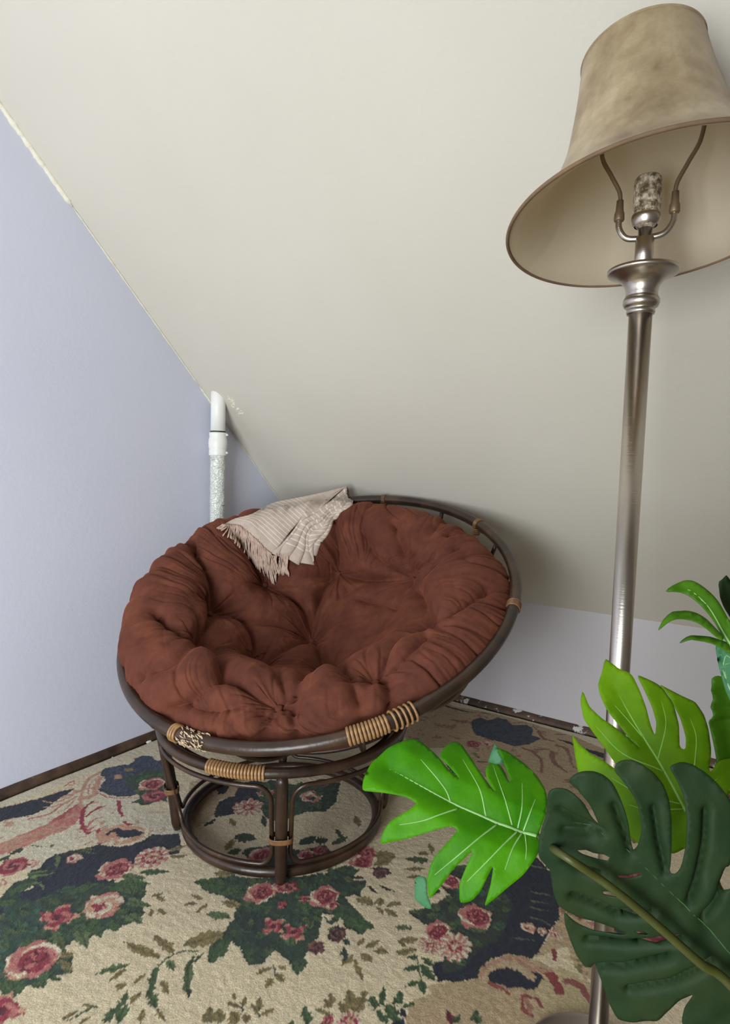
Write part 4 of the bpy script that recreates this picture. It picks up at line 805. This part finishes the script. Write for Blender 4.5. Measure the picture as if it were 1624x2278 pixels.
def strand(x, y, dx, dy, off):
    pts = []; ph = random.uniform(0, 6); a_ = random.uniform(.5, 3)
    for k in range(8):
        t = k/7; qx, qy = x+dx*t+a_*sin(t*5+ph), y+dy*t; d = cush_depth(qx, qy); d = RIMD if d is None else d
        pts.append(at(qx, qy, min(d, RIMD)-off*(1-.6*t)-.004))
    tube(bm, pts, [.0019]*6+[.0026, .0016], seg=5)
ed = curve2(T5([(85, 462), (250, 480), (330, 540), (400, 600), (500, 700), (580, 778)]), 58)
for k, (x, y) in enumerate(ed):
    t = k/57
    for rep in range(2 if k % 2 else 1):
        L = (18+48*min(1, t*1.8))*random.uniform(.85, 1.12); strand(x+random.uniform(-1, 1), y-1, (-16*(1-t)**2+9*t+4)*random.uniform(.6, 1.3)*(1 if t > .12 else 1.5), L*(1 if t > .1 else .5), .014)
for k in range(30):
    x, y = 480+.20936*random.uniform(590, 765), 1070+.20936*random.uniform(770, 815); strand(x, y, random.uniform(0, 5), random.uniform(30, 46), .012)
fg = tag(obj('fringe', bm, M['fringe'], throw), kind='stuff')

# ------------------------------------------------------------------ floor lamp
LX = np.array([.364, .86, .0105]); LT_ = np.array([.3746, .86, 1.23444]); LA = norm(LT_-LX)
def la(z): return LX+LA*((z-LX[2])/LA[2])
lamp = thing('floor_lamp', 'tall brushed nickel floor lamp with tan bell shaped suede shade', 'lamp', tuple(LX))
def lpart(name, prof, mat, seg=72, parent=None):
    bm = bmesh.new(); lathe(bm, [(r, z-LX[2]) for r, z in prof], seg, tuple(LX), LA); return obj(name, bm, mat, parent or lamp)
z0 = LX[2]
lpart('base', [(0, z0), (.100, z0), (.103, z0+.004), (.103, z0+.009), (.098, z0+.012), (.088, z0+.014), (.06, z0+.018), (.035, z0+.024), (.022, z0+.034), (.020, z0+.065), (0, z0+.065)], M['nickel'])
lpart('pole', [(.0, z0+.06), (.0138, z0+.06), (.0138, z0+.45), (.0153, 1.13889), (0, 1.13889)], M['nickel'])
lpart('collar', [(0.01338, 1.12933), (0.01768, 1.13029), (0.01863, 1.13316), (0.01816, 1.1365), (0.0172, 1.13793), (0.0215, 1.13984), (0.02389, 1.14462), (0.0236, 1.1494), (0.0215, 1.15322), (0.02054, 1.15418), (0.02083, 1.15513), (0.02054, 1.15991), (0.02198, 1.1666), (0.02628, 1.17377), (0.03297, 1.1795), (0.03966, 1.18237), (0.04491, 1.18428), (0.04634, 1.18667), (0.04587, 1.19001), (0.04348, 1.19097), (0.03822, 1.18858), (0.01242, 1.18476)], M['nickel'])
lpart('stem', [(0, 1.17711), (0.01194, 1.17711), (0.01194, 1.23253), (0.01051, 1.23444), (0.00908, 1.23492), (0.00908, 1.24591), (0, 1.24591)], M['nickel'])
sk = lpart('socket', [(0, 1.24591), (0.00956, 1.24591), (0.01147, 1.24782), (0.01672, 1.25356), (0.01835, 1.25929), (0.01796, 1.26311), (0.01768, 1.26598), (0.01787, 1.28222), (0.01787, 1.30516), (0.0172, 1.31089), (0.01481, 1.31423), (0.00956, 1.31519), (0, 1.31519)], M['socket'])
lpart('chrome_ring', [(0.01481, 1.24926), (0.01701, 1.25212), (0.01902, 1.25881), (0.01882, 1.26263), (0.01796, 1.26407)], M['nickel'], parent=sk)
hd = norm((.9, -.40, .02)); hz = 1.256
def hp(x, z): return la(z)+hd*x
bm = bmesh.new(); tube(bm, smoothline([hp(-0.0344, 1.26789), hp(-0.03392, 1.25164), hp(-0.02484, 1.23731), hp(-0.00956, 1.23349), hp(0.00956, 1.23349), hp(0.02484, 1.23731), hp(0.03392, 1.25164), hp(0.0344, 1.26789)], 40), .0042, seg=10); hs = obj('harp_saddle', bm, M['nickel'], lamp)
for s_ in (-1, 1):
    bm = bmesh.new(); lathe(bm, [(0, 0), (.0062, 0), (.0070, .002), (.0066, .010), (.0052, .014), (.0045, .028), (0, .028)], 20, tuple(hp(s_*0.0344, 1.2612)), LA); obj('ferrule', bm, M['bronze'], lamp)
SC_, SN, SH = np.array([0.3774, 0.8466, 1.2497]), norm((-.045, .15, 1)), 0.2389
topP = SC_+SN*(SH-.012)
for s_ in (-1, 1):
    bm = bmesh.new(); q = [hp(s_*0.0344, 1.27744), hp(s_*0.03536, 1.29942), hp(s_*0.04778, 1.32522), hp(s_*0.06116, 1.35389), hp(s_*0.06307, 1.39689), hp(s_*0.04778, 1.44467)*.7+(topP+hd*s_*.05-Z*.03)*.3, topP+hd*s_*.006-Z*.004]
    tube(bm, smoothline(q, 40), .0030, seg=8); obj('harp_wire', bm, M['bronze'], lamp)
shp = smoothline([(0.19111, 0), (0.17391, 0.00956), (0.15576, 0.02484), (0.14047, 0.043), (0.12231, 0.07167), (0.1075, 0.10511), (0.09747, 0.14333), (0.08791, 0.18633), (0.07883, 0.23889)], 60)
def shade_surf(off, n=160):
    u = norm(np.cross(SN, (0, 1, 0))); w = np.cross(SN, u); P = np.zeros((n, 60, 3))
    for i in range(n):
        a = 2*pi*i/n; pan = 1-.008*abs(sin(a*4))**.5      # eight gored panels
        for j, (r, h) in enumerate(shp): P[i, j] = SC_+SN*h+(u*cos(a)+w*sin(a))*((r*pan)+off)
    return P
sh = obj('shade', gridmesh('shade', shade_surf(0.), True), M['shade'], lamp)
obj('lining', gridmesh('lining', shade_surf(-.0022), True), M['lining'], sh)
u_ = norm(np.cross(SN, (0, 1, 0))); w_ = np.cross(SN, u_)
for h, r, t in ((0, .1902, .0025), (SH, .0782, .0019)):
    bm = bmesh.new(); tube(bm, [SC_+SN*h+(u_*cos(a)+w_*sin(a))*r for a in np.linspace(0, 2*pi, 160, endpoint=False)], t, closed=True, seg=8); obj('shade_binding', bm, M['trim' if h == 0 else 'shade'], sh)
bm = bmesh.new()
for k in range(3): tube(bm, [topP, topP+(u_*cos(2.1*k+.4)+w_*sin(2.1*k+.4))*.076], .0016, seg=6)
obj('spider', bm, M['bronze'], sh)
lpart_f = bmesh.new(); lathe(lpart_f, [(0, -.006), (.008, -.006), (.008, .004), (.004, .008), (.007, .016), (.004, .024), (0, .026)], 20, tuple(topP), SN); obj('finial', lpart_f, M['nickel'], lamp)

# ------------------------------------------------------------------ artificial split-leaf plant
PC = np.array([.50, .34, .0105])
plant = thing('artificial_monstera', 'leafy artificial split leaf plant standing in front of the lamp', 'plant', tuple(PC))
bm = bmesh.new(); lathe(bm, [(0, 0), (.095, 0), (.10, .004), (.125, .22), (.132, .222), (.132, .236), (.120, .238), (.116, .215), (0, .21)], 48, tuple(PC)); obj('pot', bm, M['pot'], plant)
bm = bmesh.new(); lathe(bm, [(0, .224), (.05, .226), (.1165, .216), (.1165, .21), (0, .21)], 40, tuple(PC)); obj('soil', bm, M['soil'], plant)
def inside(P, x, y):
    m = np.zeros(x.shape, bool); j = len(P)-1
    for i in range(len(P)):
        (xi, yi), (xj, yj) = P[i], P[j]; m ^= ((yi > y) != (yj > y)) & (x < (xj-xi)*(y-yi)/(yj-yi+1e-12)+xi); j = i
    return m
def segdist(P, x, y):
    d = np.full(x.shape, 1e9); t_ = np.zeros(x.shape)
    for i, (a, b) in enumerate(zip(P, P[1:])):
        a, b = np.array(a), np.array(b); ab = b-a; u = np.clip(((x-a[0])*ab[0]+(y-a[1])*ab[1])/(ab@ab+1e-9), 0, 1); q = np.hypot(x-a[0]-u*ab[0], y-a[1]-u*ab[1]); t_ = np.where(q < d, (i+u)/(len(P)-1), t_); d = np.minimum(d, q)
    return d, t_
def mleaf(outline, center, depth, nrm, mid, veins, mat, vmat, holes=(), folds=(), droop=.02, step=7, vr=.0012, mr=.0024, name='leaf', sm=1):
    """split leaf: outline, veins and folds sampled on the leaf's own plane, then curled"""
    nrm = norm(nrm); P0 = at(*center, depth)
    if nrm@(O-P0) < 0: nrm = -nrm
    out = []
    n = len(outline)
    for i in range(n):                               # densify the outline
        a, b = np.array(outline[i], float), np.array(outline[(i+1) % n], float)
        k = max(1, int(np.hypot(*(b-a))/step)); out += [a+(b-a)*q/k for q in range(k)]
    out = np.array(out)
    if sm: # light rounding keeps notches
        s2 = out.copy()
        for _ in range(sm): s2 = .5*s2+.25*(np.roll(s2, 1, 0)+np.roll(s2, -1, 0))
        out = s2
    hl = [np.array(h, float) for h in holes]
    pts = [tuple(q) for q in out]; edges = [(i, (i+1) % len(out)) for i in range(len(out))]
    for h in hl: o0 = len(pts); pts += [tuple(q) for q in h]; edges += [(o0+i, o0+(i+1) % len(h)) for i in range(len(h))]
    x0, y0 = out.min(0); x1, y1 = out.max(0)
    gx, gy = np.meshgrid(np.arange(x0, x1, step), np.arange(y0, y1, step*.87)); gx = gx+(np.arange(gx.shape[0])[:, None] % 2)*step*.5; gx, gy = gx.ravel(), gy.ravel()
    m = inside(out, gx, gy); d, _ = segdist(list(out)+[out[0]], gx, gy); m &= d > step*.55
    for h in hl: m &= ~inside(h, gx, gy)
    pts += list(zip(gx[m], gy[m]))
    r = geometry.delaunay_2d_cdt([Vector(p) for p in pts], edges, [], 0, 1e-4)
    V = np.array([tuple(v) for v in r[0]]); F = [f for f in r[2]]
    cx = np.array([V[list(f)].mean(0) for f in F]); ok = inside(out, cx[:, 0], cx[:, 1])
    for h in hl: ok &= ~inside(h, cx[:, 0], cx[:, 1])
    F = [f for f, k in zip(F, ok) if k]
    used = sorted({i for f in F for i in f}); mp = {a: b for b, a in enumerate(used)}; V = V[used]; F = [tuple(mp[i] for i in f) for f in F]
    L = max(x1-x0, y1-y0)
    def height(x, y):
        d, t = segdist(mid, x, y); h = -droop*np.clip(d/(L*.5), 0, 1.2)**1.6+droop*.30*np.clip(d/(L*.12), 0, 1)
        for f in veins: dv, tv = segdist(f, x, y); h = h-.0008*np.exp(-(dv/9)**2)
        for f, A in folds: dv, tv = segdist(f, x, y); h = h-A*np.exp(-(dv/8.)**1.5)
        return h+.002*vn(x/45., y/45., L)
    P3 = np.array([hit(x, y, P0, nrm) for x, y in V])+nrm*height(V[:, 0], V[:, 1])[:, None]
    me = bpy.data.meshes.new(name); me.from_pydata([tuple(p) for p in P3], [], F); me.update()
    o = obj(name, me, mat, plant); md = o.modifiers.new('thick', 'SOLIDIFY'); md.thickness = .0008; md.offset = -1
    def surf(p, up=.0): p = np.array(p, float); return np.array([hit(x, y, P0, nrm) for x, y in p])+nrm*(height(p[:, 0], p[:, 1])+up)[:, None]
    if vmat:
        c = curve2(mid, 40); bm = bmesh.new(); tube(bm, surf(c, .0004), np.linspace(mr, mr*.35, 40) , seg=7); obj('midrib', bm, vmat, o)
        if veins:
            bm = bmesh.new()
            for f in veins: c = curve2(f, 16); tube(bm, surf(c, .0006), np.linspace(vr, vr*.4, 16), seg=6)
            obj('vein', bm, vmat, o)
    return o, surf([mid[0]])[0], nrm
def stem(pts, r0, r1, mat='stem'):
    P = smoothline(pts, 40); bm = bmesh.new(); tube(bm, P, np.linspace(r0, r1, 40), seg=10); return obj('stalk', bm, M[mat], plant)
SOIL = PC+Z*.218
# leaf 1: bright, reaching left over the rug
L1 = [(1197, 1857), (1205, 1880), (1191, 1912), (1165, 1946), (1118, 1982), (1079, 2009), (1092, 1966), (1098, 1925), (1084, 1950), (1071, 1977), (1050, 1997), (1024, 2000), (1022, 1961), (1040, 1920), (1054, 1893), (1009, 1930), (983, 1961), (955, 1989), (949, 1946), (962, 1909), (998, 1873), (1020, 1850), (1003, 1842), (972, 1848), (910, 1862), (843, 1871), (850, 1850), (868, 1826), (915, 1803), (930, 1792), (905, 1777), (858, 1769), (806, 1761), (809, 1738), (825, 1703), (862, 1669), (914, 1646), (934, 1649), (954, 1666), (975, 1688), (997, 1716), (1024, 1739), (998, 1708), (976, 1686), (991, 1660), (1012, 1643), (1024, 1648), (1046, 1682), (1071, 1725), (1101, 1770), (1082, 1734), (1079, 1715), (1086, 1697), (1102, 1692), (1114, 1698), (1126, 1722), (1131, 1742), (1137, 1742), (1128, 1712), (1121, 1690), (1105, 1652), (1132, 1662), (1170, 1691), (1197, 1722), (1213, 1756), (1217, 1783), (1210, 1823)]
v1 = [[(1003, 1785), (988, 1753), (936, 1694)], [(1081, 1816), (1066, 1759), (1029, 1688)], [(1139, 1836), (1123, 1785), (1097, 1700)], [(1152, 1842), (1160, 1800), (1162, 1740)], [(1165, 1847), (1178, 1812), (1191, 1779)], [(1019, 1800), (951, 1826), (889, 1834)], [(1107, 1834), (1040, 1888), (967, 1940)], [(1154, 1847), (1092, 1909), (1040, 1956)], [(1162, 1852), (1140, 1890), (1123, 1935)], [(1168, 1852), (1170, 1890), (1168, 1915)]]
leaf1, b1, n1 = mleaf(L1, (1010, 1810), .66, (-.10, -.66, .70), [(1199, 1862), (1118, 1836), (1071, 1816), (1003, 1785), (930, 1745), (866, 1711)], v1, M['leafbright'], M['vein'], droop=.035, mr=.0023, vr=.0011)
tag(leaf1, 'bright green leaf reaching left with pale veins')
mleaf([(1102, 1652), (1086, 1694), (1104, 1700), (1122, 1697)], (1104, 1680), .655, (-.4, -.8, .2), [(1104, 1698), (1102, 1656)], [], M['leafback'], None, step=7, droop=.002, name='leaf_tip', sm=0)
mleaf([(925, 1948), (922, 2000), (945, 2020), (962, 2024), (952, 1990), (950, 1950)], (940, 1985), .675, (-.4, -.8, .2), [(950, 2010), (935, 1950)], [], M['leafback'], None, step=7, droop=.002, name='leaf_tip')
# leaf 2: lime, upper right
L2 = [(1297, 1538), (1312, 1574), (1341, 1602), (1383, 1631), (1427, 1669), (1404, 1650), (1383, 1623), (1362, 1597), (1351, 1582), (1336, 1550), (1331, 1527), (1341, 1498), (1348, 1467), (1362, 1480), (1383, 1495), (1398, 1498), (1409, 1508), (1425, 1542), (1438, 1576), (1448, 1616), (1458, 1640), (1461, 1610), (1451, 1576), (1435, 1542), (1417, 1505), (1440, 1514), (1464, 1524), (1487, 1545), (1500, 1574), (1511, 1616), (1512, 1668), (1525, 1673), (1526, 1642), (1513, 1597), (1489, 1552), (1466, 1523), (1492, 1535), (1519, 1548), (1547, 1558), (1566, 1587), (1576, 1621), (1582, 1668), (1580, 1700), (1574, 1712), (1580, 1722), (1592, 1700), (1600, 1690), (1640, 1680), (1640, 1730), (1620, 1770), (1590, 1830), (1540, 1880), (1500, 1900), (1440, 1890), (1400, 1860), (1360, 1830), (1334, 1826), (1314, 1790), (1300, 1755), (1283, 1711), (1276, 1668), (1271, 1628), (1289, 1655), (1317, 1678), (1341, 1691), (1370, 1712), (1400, 1722), (1367, 1697), (1357, 1680), (1338, 1655), (1317, 1626), (1299, 1600), (1292, 1563)]
v2 = [[(1464, 1691), (1482, 1616), (1472, 1561)], [(1430, 1640), (1395, 1600), (1367, 1569)], [(1480, 1718), (1388, 1680), (1325, 1616)], [(1545, 1712), (1549, 1642), (1535, 1597)], [(1520, 1790), (1430, 1770), (1360, 1730)], [(1520, 1800), (1560, 1760), (1600, 1730)], [(1521, 1800), (1450, 1805), (1400, 1790)]]
leaf2, b2, n2 = mleaf(L2, (1430, 1660), .66, (-.42, -.70, .58), [(1527, 1806), (1495, 1745), (1464, 1691), (1417, 1616), (1370, 1535)], v2, M['leaflime'], M['veinlime'], droop=.03, mr=.0022, vr=.0010)
tag(leaf2, 'lime green leaf standing in front of the lamp pole')
# leaf 3: large, its shade put into a darker green, nearest to the viewer
def q3(P): return [(1160+.2857*x, 1650+.2857*y) for x, y in P]
L3_ = q3([(135, 870), (130, 780), (155, 660), (192, 560), (200, 440), (210, 360), (280, 340), (350, 350), (420, 390), (480, 450), (510, 510), (545, 580), (610, 650), (560, 530), (510, 430), (440, 350), (358, 290), (400, 240), (470, 212), (560, 215), (640, 250), (710, 310), (760, 400), (800, 500), (830, 620), (850, 760), (875, 880), (910, 780), (932, 660), (920, 560), (890, 440), (830, 350), (780, 290), (720, 230), (735, 170), (800, 150), (880, 155), (960, 190), (1040, 250), (1110, 350), (1150, 450), (1165, 600), (1165, 780), (1160, 900), (1150, 1020), (1190, 1010), (1230, 960), (1270, 800), (1285, 600), (1270, 450), (1230, 350), (1190, 280), (1150, 215), (1250, 195), (1350, 220), (1450, 280), (1550, 370), (1624, 460), (1690, 600), (1680, 800), (1624, 930), (1570, 1000), (1540, 1100), (1510, 1175), (1570, 1150), (1640, 1110), (1760, 1110), (1850, 1300), (1880, 1600), (1860, 1900), (1820, 2150), (1700, 2300), (1500, 2330), (1300, 2330), (1250, 2200), (1275, 2090), (1335, 1932), (1240, 2000), (1130, 2130), (1070, 2230), (900, 2270), (760, 2260), (690, 2140), (650, 2000), (610, 1880), (582, 1832), (500, 1820), (430, 1720), (380, 1600), (340, 1450), (330, 1335), (380, 1390), (450, 1448), (560, 1490), (690, 1500), (800, 1500), (830, 1480), (690, 1440), (600, 1410), (470, 1390), (370, 1340), (290, 1290), (250, 1180), (235, 1060), (225, 980), (170, 920)])
h3 = [q3(h) for h in ([(430, 822), (500, 822), (560, 845), (640, 858), (685, 882), (670, 905), (600, 892), (520, 868), (470, 850)], [(628, 1150), (680, 1148), (740, 1168), (815, 1165), (800, 1180), (730, 1185), (640, 1175)], [(880, 1458), (940, 1452), (990, 1468), (970, 1485), (910, 1478)], [(900, 1765), (960, 1715), (1060, 1672), (1140, 1660), (1148, 1678), (1060, 1715), (980, 1745)], [(620, 1010), (560, 1008), (440, 970), (350, 905), (370, 905), (470, 955), (560, 985), (640, 1012)], [(700, 1300), (760, 1318), (900, 1322), (1010, 1300), (1010, 1325), (900, 1350), (790, 1345)], [(620, 1585), (800, 1575), (1000, 1555), (1240, 1510), (1250, 1535), (1050, 1582), (800, 1595)], [(740, 1015), (830, 1018), (930, 1010), (930, 1028), (830, 1042), (760, 1035)])]
f3 = [(q3(p), a) for p, a in (([(350, 900), (450, 970), (640, 1020)], .010), ([(400, 1200), (560, 1260), (750, 1330), (1010, 1310)], .012), ([(520, 1580), (800, 1590), (1250, 1520)], .012), ([(590, 1830), (800, 1800), (1150, 1665)], .012), ([(850, 1980), (1150, 1880), (1480, 1700)], .012), ([(720, 480), (780, 650), (850, 850)], .010), ([(1030, 520), (1060, 750), (1120, 1000)], .010), ([(1440, 560), (1420, 800), (1350, 1100), (1310, 1240)], .012), ([(300, 520), (450, 620), (640, 700)], .008), ([(1600, 1000), (1500, 1240), (1420, 1360)], .01), ([(330, 690), (420, 700), (520, 710)], .008))]
mid3 = q3([(1700, 1720), (1624, 1640), (1480, 1480), (1340, 1340), (1100, 1105), (900, 920), (740, 800), (600, 710), (400, 640), (260, 600)])
leaf3, b3, n3 = mleaf(L3_, (1440, 2000), .50, (-.28, -.93, -.10), mid3, [], M['leafshaded'], M['veindark'], holes=h3, folds=f3, droop=.022, step=8, mr=.0009)
tag(leaf3, 'large shade-darkened green leaf with deep splits, nearest of all')
# right edge cluster
def q4(P): return [(1200+.2611*x, 1250+.2611*y) for x, y in P]
for k, (ol, mid, mt, vt, dp, nm) in enumerate([
    (q4([(1058, 263), (1130, 210), (1220, 165), (1300, 165), (1380, 205), (1460, 265), (1530, 345), (1580, 440), (1640, 560), (1720, 720), (1620, 720), (1560, 640), (1500, 540), (1440, 445), (1370, 365), (1290, 302), (1200, 264)]), q4([(1640, 720), (1540, 560), (1440, 380), (1310, 262), (1200, 225)]), 'leafmid', 'vein', .60, (-.3, -.8, .5)),
    (q4([(1008, 568), (1060, 480), (1130, 432), (1240, 418), (1340, 440), (1420, 490), (1500, 570), (1580, 655), (1560, 690), (1500, 650), (1440, 592), (1380, 540), (1300, 500), (1200, 488), (1100, 512)]), q4([(1570, 680), (1450, 560), (1330, 480), (1200, 450)]), 'leafmid', None, .59, (-.2, -.6, .8)),
    (q4([(1180, 692), (1250, 650), (1350, 637), (1450, 648), (1560, 680), (1700, 740), (1700, 850), (1600, 775), (1500, 722), (1400, 690), (1290, 680)]), q4([(1660, 790), (1500, 690), (1350, 660)]), 'leafmid', None, .585, (-.2, -.6, .8)),
    (q4([(1495, 700), (1560, 720), (1640, 780), (1720, 900), (1720, 1300), (1640, 1220), (1580, 1080), (1530, 900)]), q4([(1700, 1220), (1600, 1020), (1540, 760)]), 'leafback', 'vein', .60, (-.5, -.8, .1)),
    (q4([(1498, 155), (1540, 148), (1578, 98), (1602, 165), (1660, 240), (1700, 560), (1624, 500), (1560, 400), (1520, 300)]), q4([(1660, 500), (1560, 200)]), 'leafshaded', None, .63, (.3, -.9, 0)),
    (q4([(1455, 985), (1520, 962), (1580, 990), (1700, 1000), (1700, 1900), (1500, 1900), (1480, 1740), (1500, 1700), (1475, 1560), (1440, 1340), (1478, 1340), (1470, 1240), (1450, 1210), (1485, 1170), (1465, 1060)]), q4([(1660, 1900), (1600, 1500), (1570, 1000)]), 'leafmid', None, .64, (-.1, -.9, .2))]):
    fd = [(q4([(1470, 1110), (1640, 1120)]), .006), (q4([(1480, 1240), (1640, 1250)]), .006), (q4([(1480, 1370), (1640, 1350)]), .006)] if k == 5 else []
    vv_ = [q4([(1600, 1020), (1560, 900), (1620, 860)]), q4([(1560, 900), (1590, 800), (1640, 830)])] if k == 3 else []
    lo, bo, no = mleaf(ol, tuple(np.mean(ol, 0)), dp, nm, mid, vv_, M[mt], M[vt] if vt else None, folds=fd, droop=.012, step=8, mr=.0014, vr=.0008)
    if k in (0, 5): stem([bo, (bo*2+SOIL)/3+np.array([.06, .03, .06]), SOIL+np.array([.02+.01*k, .03, 0])], .004, .005)
# stalks
def front(px, py, g): P0 = at(1440, 2000, .50); return hit(px, py, P0, norm((-.28, -.93, -.10)))-fw*g
p1 = [b1, front(1225, 1870, .016), front(1310, 1920, .022), front(1400, 1990, .022), front(1520, 2095, .022), front(1640, 2200, .03), SOIL+np.array([-.04, -.03, .10]), SOIL+np.array([-.02, -.01, 0])]
stem(p1, .0032, .0042)
stem([b2, at(1580, 1900, .60), at(1660, 2060, .56), SOIL+np.array([.02, .06, .12]), SOIL+np.array([.01, .02, 0])], .003, .0045)
stem([b3, b3*.6+(SOIL+np.array([.02, -.02, .1]))*.4, SOIL+np.array([.01, -.02, 0])], .002, .0045)
